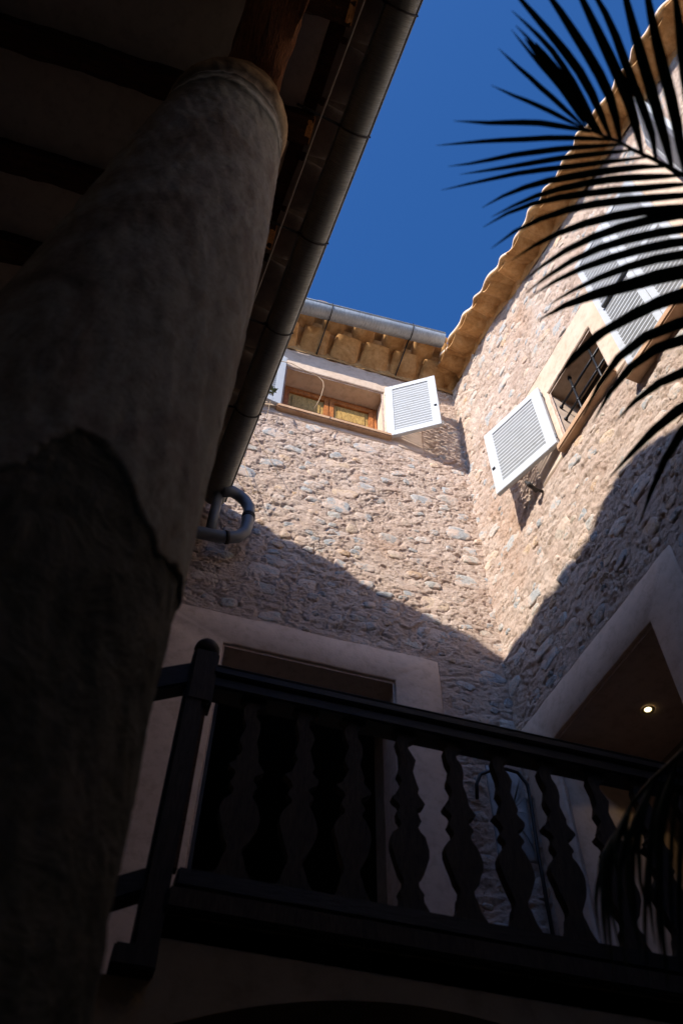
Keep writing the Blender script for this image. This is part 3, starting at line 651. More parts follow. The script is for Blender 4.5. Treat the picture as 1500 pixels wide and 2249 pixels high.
# ---------------------------------------------------------------- the great column
colm = thing('column', 'thick round column with peeling stucco carrying the porch beam', 'column', (-.343, 1.337, 0))
BA = [(-180, 2.9), (-120, 2.86), (-100, 2.84), (-92, 2.87), (-84.5, 2.92), (-81, 3.015), (-76, 3.09), (-67, 3.10), (-60, 3.05), (-55, 3.02), (-45, 2.985), (-33.5, 2.94), (-22, 2.99), (-4, 3.06), (30, 3.0), (90, 2.9), (180, 2.9)]
def column_mesh(upper):
    na = 220; zs = np.arange(0, 3.2, .02) if not upper else np.concatenate([np.arange(2.8, 3.16, .008), np.arange(3.18, 7.39, .02), [7.405]])
    A = np.linspace(-math.pi, math.pi, na, endpoint=False); Ag, Zg = np.meshgrid(A, zs, indexing='ij')
    u = np.cos(Ag)*1.2+3; w = np.sin(Ag)*1.2+3
    n1 = fbm(u*2+Zg*.9, w*2+Zg*1.1, 5, 4); n2 = fbm(u*7+Zg*5, w*7-Zg*6, 9, 4)
    r = .352+.016*(n1-.5)+.012*(n2-.5)
    bz = np.interp(np.degrees(A), [a for a, _ in BA], [b for _, b in BA]); bz = bz + .035*(fbm(A*6+20, A*0+2, 33, 4)-.5)
    if upper:
        tt = np.clip((Zg-5.2)/2.0, 0, 1); r = r + .007 - .030*tt
        r += .020*np.exp(-((Zg-7.02)/.10)**2) - .012*np.exp(-((Zg-6.82)/.05)**2)-.020*np.clip((Zg-7.15)/.25, 0, 1)**1.5 - .03*np.clip((Zg-7.32)/.08, 0, 1)
        e = Zg-bz[:, None]; r = np.where(e < 0, r-np.clip(-e/.015, 0, 1)*.06, r)
    else: r = r - .003 + .024*np.clip((3.0-Zg)/1.0, 0, 1) + .016*(fbm(u*12, w*12+Zg*12, 12, 3)-.5)
    V = np.stack([np.cos(Ag)*r-.030*np.clip((Zg-5.2)/2.0, 0, 1), np.sin(Ag)*r, Zg], -1).reshape(-1, 3); m = len(zs); f = []
    for i in range(na):
        i2 = (i+1) % na
        for j in range(m-1): f.append((i*m+j, i2*m+j, i2*m+j+1, i*m+j+1))
    f.append(tuple(i*m+m-1 for i in range(na)))
    me = D.meshes.new('shaft'); me.from_pydata(V.tolist(), [], f); me.materials.append(M['column' if upper else 'bare']); me.shade_smooth(); return me
link('stucco', column_mesh(True), colm); link('masonry', column_mesh(False), colm)

# ---------------------------------------------------------------- landing, arched wall and balustrade
bal = thing('balcony', 'first floor landing with a thin projecting edge above the arch', 'balcony', (1.2, 2.6, 3.0))
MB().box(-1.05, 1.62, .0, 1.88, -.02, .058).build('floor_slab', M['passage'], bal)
MB().box(-1.0, 1.62, -.045, -.001, .052, .125).build('edge_board', M['splat'], bal, bevel=.008)
MB().box(-1.0, 1.62, -.001, .16, .060, .12).build('kerb', M['rail'], bal)
# arched wall
v = []; f = []
tops = lambda x: 3.050 if x > .16 else 2.852
arc = lambda x: 2.905-((x-1.05)**2)/(2*1.9)
xs = np.concatenate([np.linspace(-1.2, .02, 8), np.linspace(.05, 2.05, 40), np.linspace(2.08, 2.84, 6)])
aw = MB()
n = 0
for xa, xb in zip(xs, xs[1:]):
    inside = xa >= .049 and xb <= 2.051
    if xa < .16 < xb: pass
    zl, zr = (arc(xa), arc(xb)) if inside else (0, 0)
    za, zb = tops((xa+xb)/2), tops((xa+xb)/2)
    vv = [(xa, 2.6, zl), (xb, 2.6, zr), (xb, 2.6, zb), (xa, 2.6, za), (xa, 2.95, zl), (xb, 2.95, zr), (xb, 2.95, zb), (xa, 2.95, za)]
    aw.add(vv, [(0, 1, 2, 3), (4, 7, 6, 5), (0, 4, 5, 1), (3, 2, 6, 7)]+([(0, 3, 7, 4), (1, 5, 6, 2)] if not inside else []))
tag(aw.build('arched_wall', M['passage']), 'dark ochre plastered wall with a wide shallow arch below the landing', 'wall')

rl = thing('balustrade', 'dark wooden balustrade of flat wavy balusters along the landing', 'railing', (.24, 2.6, 3.13))
def R(x, y, z): return (x-.24, y-2.6, z-3.13)
def rbox(m, x0, x1, y0, y1, z0, z1): return m.box(x0-.24, x1-.24, y0-2.6, y1-2.6, z0-3.13, z1-3.13)
tr = MB(); rbox(tr, .22, 2.79, 2.575, 2.675, 3.965, 4.018); rbox(tr, .22, 2.79, 2.560, 2.690, 4.020, 4.060); rbox(tr, .22, 2.79, 2.566, 2.684, 4.0605, 4.078)
tr.build('top_rail', M['rail'], rl, bevel=.007)
rbox(MB(), .22, 2.79, 2.568, 2.668, 3.135, 3.198).build('bottom_rail', M['rail'], rl, bevel=.006)
PROF = [(0, -.058, .062), (.03, -.060, .068), (.05, -.048, .072), (.065, -.030, .064), (.095, -.040, .022), (.13, -.038, .026), (.16, -.030, .044), (.195, -.020, .055), (.23, -.026, .052), (.265, -.037, .042), (.29, -.036, .040), (.33, -.022, .056), (.36, -.030, .062), (.385, -.046, .058), (.40, -.042, .064), (.425, -.078, .086), (.44, -.066, .090), (.455, -.042, .078), (.47, -.036, .050), (.487, -.040, .043), (.50, -.052, .052), (.52, -.057, .065), (.535, -.048, .064), (.55, -.038, .052), (.568, -.038, .050), (.59, -.055, .062), (.615, -.076, .078), (.645, -.088, .088), (.68, -.086, .094), (.72, -.074, .090), (.76, -.064, .076), (.80, -.050, .058), (.835, -.036, .036), (.86, -.034, .032), (.875, -.046, .044), (.895, -.056, .054), (.91, -.050, .050), (.93, -.058, .060), (.96, -.074, .078), (1, -.084, .088)]
H = 3.99-3.19
PROF = [(t, a*.76, b*.76) for t, a, b in PROF]
out = [(b, H*(1-t)) for t, a, b in PROF]+[(a, H*(1-t)) for t, a, b in PROF[::-1]]
bme = []
for k in range(4):
    r = random.Random(k); w = [r.uniform(-.004, .004) for _ in out]
    v = [(x+w[i], 0, z) for i, (x, z) in enumerate(out)]; n = len(out)
    mbb = MB(); L_ = out[:n//2][::-1]
    # strip faces instead of one concave polygon
    m = n//2; right = [(b+w[i], H*(1-t)) for i, (t, a, b) in enumerate(PROF)]; left = [(a-w[i], H*(1-t)) for i, (t, a, b) in enumerate(PROF)]
    vv = []
    for y in (0, .036):
        vv += [(x, y, z) for x, z in left]+[(x, y, z) for x, z in right]
    ff = []
    for i in range(m-1):
        ff += [(i, i+1, m+i+1, m+i), (2*m+i, 3*m+i, 3*m+i+1, 2*m+i+1), (i, 2*m+i, 2*m+i+1, i+1), (m+i, m+i+1, 3*m+i+1, 3*m+i)]
    ff += [(0, m, 3*m, 2*m), (m-1, 3*m-1, 4*m-1, 2*m-1)]
    bme.append(MB().add(vv, ff).mesh('baluster', M['splat']))
for i in range(12):
    o = link('baluster', bme[i % 4], rl, R(.392+i*.2058+random.uniform(-.004, .004), 2.604, 3.19)); o.rotation_euler = (0, random.uniform(-.008, .008), random.uniform(-.05, .05))
post = MB(); rbox(post, .124, .206, 2.56, 2.64, 2.90, 3.93); rbox(post, .130, .234, 2.555, 2.655, 3.86, 4.135)
post = post.build('newel_post', M['post'], rl, bevel=.012)
MB().sphere(R(.182, 2.605, 4.168), .052, 18, 12).build('finial', M['post'], post, True)
m_ = MB(); rbox(m_, .078, .205, 2.535, 2.66, 2.853, 2.918); m_.build('base_block', M['post'], post, bevel=.006)
m_ = MB(); rbox(m_, .207, .219, 2.585, 2.625, 3.20, 3.86); m_.build('fillet', M['joist'], post)
# start of the stair rail going down to the left behind the column
for z0, z1 in ((3.955, 4.072), (3.105, 3.19)):
    a = R(.14, 2.575, z0); b = R(.14, 2.575, z1); L = .9; sl = -.55*L
    MB().add([(a[0], a[1], a[2]), (a[0]-L, a[1], a[2]+sl), (a[0]-L, a[1]+.08, a[2]+sl), (a[0], a[1]+.08, a[2]), (b[0], a[1], b[2]), (a[0]-L, a[1], b[2]+sl), (a[0]-L, a[1]+.08, b[2]+sl), (a[0], a[1]+.08, b[2])],
             [(0, 3, 2, 1), (4, 5, 6, 7), (0, 1, 5, 4), (1, 2, 6, 5), (2, 3, 7, 6), (3, 0, 4, 7)]).build('stair_rail', M['rail'], rl, bevel=.008)

# black cable looped over the grey patch in the corner
q = [(2.223, 4.46, 5.22), (2.223, 4.44, 5.32), (2.25, 4.42, 5.39), (2.33, 4.40, 5.43), (2.434, 4.40, 5.465), (2.52, 4.40, 5.455), (2.578, 4.40, 5.37), (2.585, 4.41, 5.25), (2.586, 4.44, 4.9), (2.588, 4.46, 3.2)]
tag(MB().tube(q, .012, 8).build('cable', M['black'], None, True), 'black cable looping out of the stone wall behind the balusters', 'cable')

# ---------------------------------------------------------------- unseen masses added to close the courtyard and cast its shade
prof = [(-8, 9.6), (-3, 9.7), (-1.6, 9.8)] + [(-1.158, 9.875), (-1.044, 9.953), (-0.925, 10.034), (-0.748, 10.131), (-0.616, 10.159), (-0.463, 10.152), (-0.317, 10.101), (-0.163, 10.031), (-0.08, 9.985), (0.019, 9.95), (0.099, 9.922), (0.201, 9.929), (0.304, 9.936), (0.421, 9.913), (0.527, 9.876), (0.671, 9.943), (0.766, 9.893), (0.839, 9.904), (0.939, 9.87), (1.057, 9.905), (1.244, 9.9), (1.34, 9.858), (1.387, 9.881), (1.442, 9.874), (1.502, 9.894), (1.579, 9.853), (1.652, 9.821), (1.741, 9.757), (1.82, 9.752), (1.897, 9.733), (1.966, 9.667), (2.034, 9.617), (2.097, 9.611), (2.16, 9.57), (2.24, 9.597), (2.31, 9.618), (2.391, 9.568), (2.444, 9.502), (2.497, 9.505), (2.581, 9.468), (2.639, 9.439), (2.686, 9.414), (2.738, 9.444), (2.803, 9.384), (2.858, 9.346), (2.966, 9.254)] + [(3.3, 9.15), (4.4, 8.9)]  # top outline shaped to throw the wavy shadow edge on the walls
nb = MB(); v = []
for y, z in prof: v += [(-2.0, y, 7.0), (-2.0, y, z), (-3.4, y, z+.3), (-3.4, y, 7.0)]
f = []
for i in range(len(prof)-1):
    for j in range(4): a = i*4; f.append((a+j, a+4+j, a+4+(j+1) % 4, a+(j+1) % 4))
f += [(0, 1, 2, 3), tuple(len(v)-4+k for k in (3, 2, 1, 0))]
tag(nb.add(v, f).build('shadow_block', M['outer_wall']), 'plain unseen block added behind the porch roof to cast the courtyard shade', 'house')
w = MB().box(-3.4, -2.95, -6, 5.2, 0, 6.99).box(-2.949, 3.4, -6.0, -5.6, 0, 8.2).box(.9, 3.45, -3.0, -2.6, 0, 8.2)  # unseen walls added to hold back sky light
tag(w.build('shade_wall', M['outer_wall']), 'plain unseen walls added behind the camera to darken the courtyard', 'wall')
tag(MB().box(-3.3, .9, -5.5, -1.3, 7.87, 8.0).build('shade_roof', M['outer_wall']), 'flat unseen roof added behind the camera to cut sky light', 'roof')  # unseen roof, added to close off sky behind the camera

FROND_RACHIS = [[0.627, 0.299, 3.775], [0.659, 0.298, 3.767], [0.688, 0.299, 3.759], [0.727, 0.299, 3.749], [0.756, 0.304, 3.74], [0.809, 0.307, 3.726], [0.882, 0.316, 3.706], [0.978, 0.337, 3.678], [1.081, 0.371, 3.647], [1.195, 0.424, 3.61], [1.298, 0.494, 3.574], [1.405, 0.588, 3.533], [1.528, 0.706, 3.486]]
FROND_UPPER = [[[0.658, 0.301, 3.767], [0.62, 0.307, 3.775], [0.582, 0.314, 3.782], [0.544, 0.321, 3.787], [0.506, 0.332, 3.79], [0.468, 0.344, 3.791], [0.43, 0.356, 3.79], [0.391, 0.365, 3.789], [0.351, 0.374, 3.786]], [[0.634, 0.299, 3.773], [0.606, 0.297, 3.78], [0.578, 0.294, 3.786], [0.55, 0.291, 3.79], [0.522, 0.289, 3.794], [0.493, 0.287, 3.795], [0.464, 0.286, 3.796], [0.435, 0.283, 3.795], [0.406, 0.28, 3.794]], [[0.639, 0.297, 3.772], [0.609, 0.286, 3.782], [0.579, 0.275, 3.791], [0.549, 0.264, 3.801], [0.519, 0.254, 3.81], [0.49, 0.243, 3.82], [0.46, 0.233, 3.83], [0.431, 0.222, 3.84], [0.402, 0.211, 3.851]], [[0.644, 0.295, 3.771], [0.616, 0.277, 3.782], [0.59, 0.259, 3.795], [0.563, 0.242, 3.811], [0.536, 0.228, 3.828], [0.508, 0.215, 3.849], [0.481, 0.201, 3.872], [0.455, 0.187, 3.897], [0.429, 0.173, 3.924]], [[0.658, 0.295, 3.767], [0.628, 0.276, 3.777], [0.599, 0.257, 3.786], [0.569, 0.238, 3.794], [0.539, 0.22, 3.801], [0.51, 0.201, 3.807], [0.479, 0.185, 3.812], [0.448, 0.169, 3.817], [0.416, 0.155, 3.82]], [[0.664, 0.295, 3.766], [0.64, 0.278, 3.774], [0.617, 0.262, 3.781], [0.593, 0.246, 3.788], [0.568, 0.231, 3.795], [0.543, 0.217, 3.8], [0.518, 0.202, 3.806], [0.494, 0.187, 3.81], [0.47, 0.172, 3.814]], [[0.676, 0.297, 3.763], [0.644, 0.27, 3.774], [0.612, 0.245, 3.783], [0.579, 0.22, 3.791], [0.544, 0.197, 3.797], [0.509, 0.176, 3.802], [0.471, 0.159, 3.805], [0.432, 0.144, 3.807], [0.393, 0.13, 3.807]], [[0.703, 0.299, 3.755], [0.665, 0.263, 3.771], [0.628, 0.229, 3.79], [0.589, 0.199, 3.813], [0.547, 0.174, 3.839], [0.504, 0.151, 3.868], [0.461, 0.129, 3.9], [0.417, 0.107, 3.935], [0.374, 0.085, 3.974]], [[0.726, 0.299, 3.749], [0.697, 0.258, 3.763], [0.666, 0.221, 3.78], [0.629, 0.189, 3.8], [0.59, 0.16, 3.823], [0.551, 0.133, 3.849], [0.512, 0.106, 3.876], [0.473, 0.081, 3.907], [0.434, 0.055, 3.94]], [[0.778, 0.303, 3.735], [0.744, 0.26, 3.749], [0.709, 0.22, 3.762], [0.67, 0.184, 3.774], [0.629, 0.149, 3.785], [0.588, 0.115, 3.796], [0.548, 0.082, 3.805], [0.508, 0.05, 3.812], [0.47, 0.017, 3.819]], [[0.813, 0.306, 3.725], [0.782, 0.261, 3.74], [0.745, 0.222, 3.757], [0.706, 0.185, 3.776], [0.67, 0.148, 3.795], [0.635, 0.111, 3.816], [0.598, 0.077, 3.839], [0.558, 0.047, 3.863], [0.517, 0.017, 3.889]], [[0.854, 0.313, 3.714], [0.818, 0.268, 3.731], [0.782, 0.225, 3.75], [0.747, 0.183, 3.771], [0.713, 0.142, 3.796], [0.681, 0.101, 3.822], [0.651, 0.06, 3.851], [0.622, 0.019, 3.883], [0.593, -0.022, 3.917]], [[0.889, 0.318, 3.704], [0.854, 0.27, 3.719], [0.819, 0.223, 3.731], [0.782, 0.177, 3.743], [0.744, 0.134, 3.752], [0.707, 0.091, 3.76], [0.672, 0.048, 3.765], [0.638, 0.006, 3.769], [0.605, -0.036, 3.77]], [[0.936, 0.327, 3.691], [0.899, 0.277, 3.707], [0.864, 0.228, 3.726], [0.831, 0.179, 3.745], [0.8, 0.132, 3.766], [0.771, 0.084, 3.787], [0.744, 0.037, 3.81], [0.717, -0.01, 3.835], [0.691, -0.056, 3.861]], [[1.003, 0.343, 3.671], [0.962, 0.293, 3.688], [0.922, 0.243, 3.703], [0.883, 0.194, 3.716], [0.848, 0.144, 3.728], [0.814, 0.095, 3.738], [0.78, 0.047, 3.747], [0.746, 0.001, 3.754], [0.709, -0.042, 3.761]], [[0.681, 0.299, 3.761], [0.651, 0.283, 3.77], [0.621, 0.267, 3.777], [0.591, 0.251, 3.783], [0.561, 0.234, 3.787], [0.531, 0.217, 3.79], [0.5, 0.201, 3.791], [0.469, 0.186, 3.79], [0.438, 0.171, 3.787]]]
FROND_LOWER = [[[0.714, 0.299, 3.752], [0.667, 0.313, 3.764], [0.621, 0.329, 3.778], [0.576, 0.347, 3.795], [0.532, 0.368, 3.814], [0.487, 0.389, 3.836], [0.442, 0.412, 3.861], [0.397, 0.437, 3.889], [0.351, 0.463, 3.919]], [[0.732, 0.302, 3.747], [0.688, 0.321, 3.756], [0.644, 0.34, 3.764], [0.6, 0.36, 3.772], [0.555, 0.382, 3.779], [0.511, 0.404, 3.786], [0.468, 0.429, 3.792], [0.423, 0.454, 3.797], [0.377, 0.476, 3.803]], [[0.759, 0.305, 3.74], [0.717, 0.325, 3.749], [0.675, 0.346, 3.759], [0.632, 0.368, 3.77], [0.59, 0.392, 3.782], [0.548, 0.417, 3.795], [0.506, 0.442, 3.809], [0.462, 0.468, 3.825], [0.418, 0.494, 3.842]], [[0.796, 0.307, 3.73], [0.747, 0.332, 3.741], [0.697, 0.358, 3.755], [0.647, 0.386, 3.771], [0.596, 0.414, 3.791], [0.546, 0.444, 3.812], [0.497, 0.479, 3.836], [0.447, 0.516, 3.863], [0.396, 0.555, 3.892]], [[0.84, 0.312, 3.718], [0.793, 0.33, 3.728], [0.746, 0.353, 3.737], [0.701, 0.377, 3.747], [0.655, 0.403, 3.756], [0.609, 0.43, 3.766], [0.565, 0.461, 3.774], [0.525, 0.497, 3.782], [0.488, 0.539, 3.787]], [[0.882, 0.316, 3.706], [0.834, 0.337, 3.716], [0.785, 0.358, 3.727], [0.736, 0.381, 3.737], [0.688, 0.408, 3.747], [0.642, 0.437, 3.757], [0.597, 0.471, 3.766], [0.556, 0.51, 3.774], [0.517, 0.552, 3.781]], [[0.917, 0.321, 3.696], [0.864, 0.346, 3.707], [0.81, 0.372, 3.717], [0.755, 0.397, 3.727], [0.7, 0.424, 3.736], [0.645, 0.453, 3.745], [0.592, 0.487, 3.752], [0.544, 0.527, 3.757], [0.502, 0.575, 3.759]], [[0.954, 0.33, 3.685], [0.898, 0.356, 3.696], [0.84, 0.382, 3.704], [0.782, 0.408, 3.711], [0.723, 0.436, 3.716], [0.667, 0.468, 3.718], [0.614, 0.506, 3.716], [0.566, 0.55, 3.71], [0.526, 0.601, 3.699]], [[0.991, 0.342, 3.674], [0.938, 0.367, 3.685], [0.884, 0.393, 3.698], [0.831, 0.42, 3.713], [0.779, 0.452, 3.727], [0.73, 0.489, 3.742], [0.684, 0.532, 3.756], [0.643, 0.582, 3.77], [0.607, 0.639, 3.784]], [[1.03, 0.354, 3.662], [0.969, 0.373, 3.676], [0.911, 0.397, 3.69], [0.857, 0.429, 3.702], [0.805, 0.467, 3.714], [0.756, 0.51, 3.725], [0.712, 0.56, 3.736], [0.674, 0.617, 3.744], [0.642, 0.681, 3.751]], [[1.069, 0.368, 3.65], [1.006, 0.389, 3.664], [0.945, 0.414, 3.676], [0.887, 0.446, 3.687], [0.831, 0.483, 3.696], [0.776, 0.525, 3.704], [0.728, 0.574, 3.709], [0.686, 0.631, 3.712], [0.648, 0.694, 3.712]], [[1.104, 0.384, 3.639], [1.041, 0.405, 3.652], [0.979, 0.429, 3.664], [0.919, 0.458, 3.673], [0.861, 0.494, 3.68], [0.805, 0.534, 3.684], [0.751, 0.578, 3.687], [0.701, 0.628, 3.686], [0.657, 0.685, 3.683]], [[1.14, 0.402, 3.627], [1.08, 0.423, 3.64], [1.019, 0.444, 3.651], [0.959, 0.469, 3.661], [0.902, 0.502, 3.668], [0.848, 0.541, 3.673], [0.797, 0.585, 3.675], [0.749, 0.633, 3.674], [0.704, 0.686, 3.671]], [[1.177, 0.42, 3.615], [1.112, 0.445, 3.628], [1.047, 0.47, 3.641], [0.983, 0.5, 3.653], [0.924, 0.538, 3.661], [0.866, 0.582, 3.668], [0.806, 0.626, 3.675], [0.75, 0.674, 3.679], [0.702, 0.731, 3.68]], [[1.214, 0.438, 3.603], [1.146, 0.469, 3.618], [1.079, 0.501, 3.635], [1.016, 0.54, 3.652], [0.962, 0.593, 3.667], [0.915, 0.656, 3.681], [0.869, 0.725, 3.696], [0.839, 0.804, 3.708], [0.829, 0.898, 3.715]], [[1.253, 0.461, 3.59], [1.182, 0.485, 3.606], [1.111, 0.509, 3.623], [1.041, 0.537, 3.64], [0.978, 0.577, 3.656], [0.923, 0.631, 3.668], [0.877, 0.697, 3.677], [0.845, 0.775, 3.683], [0.818, 0.86, 3.687]], [[1.291, 0.491, 3.576], [1.221, 0.52, 3.59], [1.15, 0.549, 3.602], [1.077, 0.58, 3.613], [1.009, 0.618, 3.62], [0.951, 0.671, 3.621], [0.911, 0.738, 3.614], [0.891, 0.815, 3.599], [0.884, 0.899, 3.577]], [[1.324, 0.517, 3.564], [1.257, 0.547, 3.577], [1.188, 0.576, 3.59], [1.117, 0.606, 3.602], [1.049, 0.641, 3.613], [0.991, 0.69, 3.618], [0.951, 0.755, 3.615], [0.93, 0.833, 3.605], [0.922, 0.917, 3.589]], [[1.351, 0.541, 3.554], [1.299, 0.574, 3.564], [1.246, 0.609, 3.575], [1.194, 0.645, 3.588], [1.14, 0.682, 3.602], [1.09, 0.724, 3.616], [1.049, 0.777, 3.628], [1.02, 0.843, 3.636], [1.0, 0.918, 3.642]], [[1.386, 0.573, 3.541], [1.33, 0.616, 3.549], [1.272, 0.66, 3.558], [1.214, 0.705, 3.567], [1.156, 0.752, 3.575], [1.107, 0.809, 3.579], [1.074, 0.881, 3.577], [1.049, 0.961, 3.571], [1.026, 1.045, 3.565]], [[1.42, 0.606, 3.527], [1.354, 0.643, 3.54], [1.287, 0.682, 3.553], [1.221, 0.724, 3.566], [1.169, 0.779, 3.574], [1.142, 0.857, 3.573], [1.137, 0.948, 3.566], [1.146, 1.045, 3.554], [1.161, 1.147, 3.54]]]
DROOP_RACHIS = [[1.095, 0.986, 2.8], [1.07, 1.091, 2.778], [1.046, 1.181, 2.763], [1.024, 1.258, 2.754], [1.01, 1.325, 2.742], [1.0, 1.403, 2.711]]
DROOP_LEAVES = [[[1.001, 1.396, 2.714], [0.987, 1.405, 2.688], [0.973, 1.413, 2.661], [0.96, 1.42, 2.635], [0.95, 1.425, 2.607], [0.942, 1.429, 2.579], [0.937, 1.43, 2.552], [0.934, 1.43, 2.524], [0.933, 1.428, 2.497]], [[1.01, 1.325, 2.742], [0.991, 1.346, 2.708], [0.972, 1.365, 2.673], [0.956, 1.382, 2.638], [0.946, 1.395, 2.601], [0.941, 1.404, 2.563], [0.937, 1.412, 2.524], [0.934, 1.417, 2.487], [0.932, 1.421, 2.45]], [[1.001, 1.395, 2.714], [0.987, 1.401, 2.691], [0.974, 1.406, 2.668], [0.963, 1.41, 2.645], [0.956, 1.411, 2.62], [0.953, 1.41, 2.595], [0.951, 1.408, 2.57], [0.95, 1.405, 2.545], [0.949, 1.401, 2.521]], [[1.003, 1.38, 2.72], [0.992, 1.392, 2.688], [0.982, 1.402, 2.656], [0.973, 1.411, 2.623], [0.969, 1.416, 2.591], [0.966, 1.419, 2.558], [0.965, 1.421, 2.526], [0.964, 1.421, 2.494], [0.963, 1.42, 2.464]], [[1.01, 1.324, 2.743], [0.999, 1.344, 2.702], [0.989, 1.362, 2.661], [0.979, 1.378, 2.62], [0.974, 1.39, 2.579], [0.97, 1.4, 2.538], [0.967, 1.408, 2.498], [0.965, 1.413, 2.459], [0.963, 1.417, 2.42]], [[1.023, 1.259, 2.753], [1.007, 1.279, 2.719], [0.989, 1.299, 2.685], [0.975, 1.316, 2.65], [0.967, 1.329, 2.613], [0.964, 1.338, 2.575], [0.961, 1.345, 2.537], [0.959, 1.351, 2.5], [0.957, 1.355, 2.464]], [[1.02, 1.276, 2.751], [1.009, 1.297, 2.71], [0.997, 1.317, 2.67], [0.987, 1.334, 2.629], [0.982, 1.348, 2.588], [0.978, 1.358, 2.547], [0.976, 1.367, 2.506], [0.974, 1.373, 2.466], [0.972, 1.378, 2.427]], [[1.041, 1.199, 2.761], [1.026, 1.231, 2.714], [1.011, 1.261, 2.668], [0.997, 1.288, 2.62], [0.988, 1.31, 2.572], [0.98, 1.329, 2.523], [0.974, 1.345, 2.475], [0.97, 1.357, 2.427], [0.966, 1.367, 2.381]], [[1.034, 1.224, 2.758], [1.023, 1.246, 2.718], [1.012, 1.266, 2.679], [1.003, 1.284, 2.639], [0.995, 1.299, 2.598], [0.99, 1.311, 2.558], [0.985, 1.322, 2.518], [0.982, 1.329, 2.479], [0.98, 1.335, 2.44]], [[1.043, 1.191, 2.762], [1.032, 1.22, 2.716], [1.021, 1.246, 2.67], [1.01, 1.27, 2.624], [1.002, 1.29, 2.578], [0.996, 1.308, 2.531], [0.99, 1.322, 2.485], [0.987, 1.333, 2.44], [0.984, 1.342, 2.396]], [[1.045, 1.185, 2.763], [1.033, 1.219, 2.712], [1.02, 1.251, 2.661], [1.009, 1.279, 2.61], [1.004, 1.3, 2.558], [1.001, 1.318, 2.506], [0.998, 1.333, 2.455], [0.996, 1.345, 2.405], [0.992, 1.355, 2.356]], [[1.049, 1.171, 2.765], [1.041, 1.198, 2.719], [1.032, 1.223, 2.673], [1.023, 1.246, 2.627], [1.017, 1.266, 2.581], [1.011, 1.282, 2.535], [1.006, 1.296, 2.49], [1.003, 1.307, 2.445], [1.001, 1.315, 2.401]], [[1.068, 1.1, 2.777], [1.054, 1.141, 2.725], [1.039, 1.178, 2.674], [1.026, 1.212, 2.621], [1.017, 1.241, 2.567], [1.011, 1.264, 2.512], [1.005, 1.285, 2.458], [1.0, 1.301, 2.405], [0.995, 1.315, 2.354]], [[1.088, 1.02, 2.793], [1.069, 1.063, 2.748], [1.049, 1.104, 2.702], [1.032, 1.141, 2.654], [1.019, 1.173, 2.603], [1.01, 1.2, 2.551], [1.002, 1.224, 2.499], [0.997, 1.243, 2.447], [0.991, 1.26, 2.396]], [[1.087, 1.023, 2.793], [1.071, 1.073, 2.738], [1.053, 1.12, 2.682], [1.038, 1.163, 2.625], [1.027, 1.198, 2.566], [1.02, 1.228, 2.505], [1.013, 1.254, 2.446], [1.007, 1.275, 2.387], [1.0, 1.293, 2.33]], [[1.093, 0.997, 2.798], [1.076, 1.044, 2.748], [1.058, 1.089, 2.697], [1.042, 1.129, 2.644], [1.032, 1.164, 2.589], [1.024, 1.193, 2.532], [1.017, 1.219, 2.476], [1.011, 1.24, 2.421], [1.005, 1.257, 2.366]], [[1.002, 1.384, 2.719], [0.988, 1.389, 2.699], [0.973, 1.393, 2.679], [0.96, 1.396, 2.659], [0.95, 1.397, 2.637], [0.943, 1.397, 2.615], [0.938, 1.396, 2.592], [0.936, 1.392, 2.57], [0.935, 1.387, 2.548]], [[1.009, 1.329, 2.741], [0.995, 1.339, 2.715], [0.981, 1.348, 2.69], [0.969, 1.355, 2.664], [0.963, 1.359, 2.636], [0.961, 1.36, 2.608], [0.959, 1.36, 2.581], [0.958, 1.359, 2.553], [0.957, 1.357, 2.526]], [[1.026, 1.251, 2.754], [1.013, 1.267, 2.722], [1.0, 1.282, 2.691], [0.989, 1.294, 2.658], [0.982, 1.304, 2.625], [0.978, 1.311, 2.591], [0.974, 1.317, 2.558], [0.973, 1.32, 2.524], [0.971, 1.322, 2.492]], [[1.045, 1.185, 2.763], [1.03, 1.207, 2.727], [1.015, 1.229, 2.691], [1.002, 1.248, 2.654], [0.995, 1.262, 2.616], [0.992, 1.273, 2.577], [0.989, 1.282, 2.538], [0.986, 1.29, 2.5], [0.984, 1.296, 2.463]], [[1.077, 1.063, 2.784], [1.06, 1.099, 2.742], [1.043, 1.133, 2.699], [1.026, 1.165, 2.655], [1.013, 1.192, 2.609], [1.002, 1.217, 2.563], [0.993, 1.237, 2.516], [0.987, 1.254, 2.469], [0.982, 1.267, 2.423]], [[1.011, 1.317, 2.744], [0.994, 1.341, 2.704], [0.977, 1.363, 2.664], [0.962, 1.383, 2.624], [0.954, 1.398, 2.582], [0.949, 1.409, 2.539], [0.946, 1.418, 2.497], [0.944, 1.425, 2.455], [0.941, 1.43, 2.415]]]

# ---------------------------------------------------------------- palm
def leaflet_mesh(pts, w, nrm, name='leaflet'):
    P_ = [Vector(p) for p in pts]; n = len(P_); v = []; f = []; o = P_[0]; r = random.random()
    W = [.35, .75, .95, 1.0, .97, .86, .68, .42, .06]
    for i, p in enumerate(P_):
        t = (P_[min(i+1, n-1)]-P_[max(i-1, 0)]).normalized(); sd = t.cross(nrm).normalized(); up = sd.cross(t)
        tw = (r-.5)*.9*(i/n); a = sd*math.cos(tw)+up*math.sin(tw); b = up*math.cos(tw)-sd*math.sin(tw)
        h = w*W[i]/2; q = p-o
        v += [q-a*h-b*h*.35, q+b*.0, q+a*h-b*h*.35, q+b*.0012]
    for i in range(n-1):
        a = i*4
        for j0, j1 in ((0, 1), (1, 2), (2, 3), (3, 0)): f.append((a+j0, a+4+j0, a+4+j1, a+j1))
    return MB().add(v, f), o
palm = thing('palm_tree', 'dark arching palm fronds hanging in from the right edge', 'palm', (1.78, .62, 0))
PB = Vector((1.78, .62, 0))
tz = np.linspace(0, 3.05, 30)
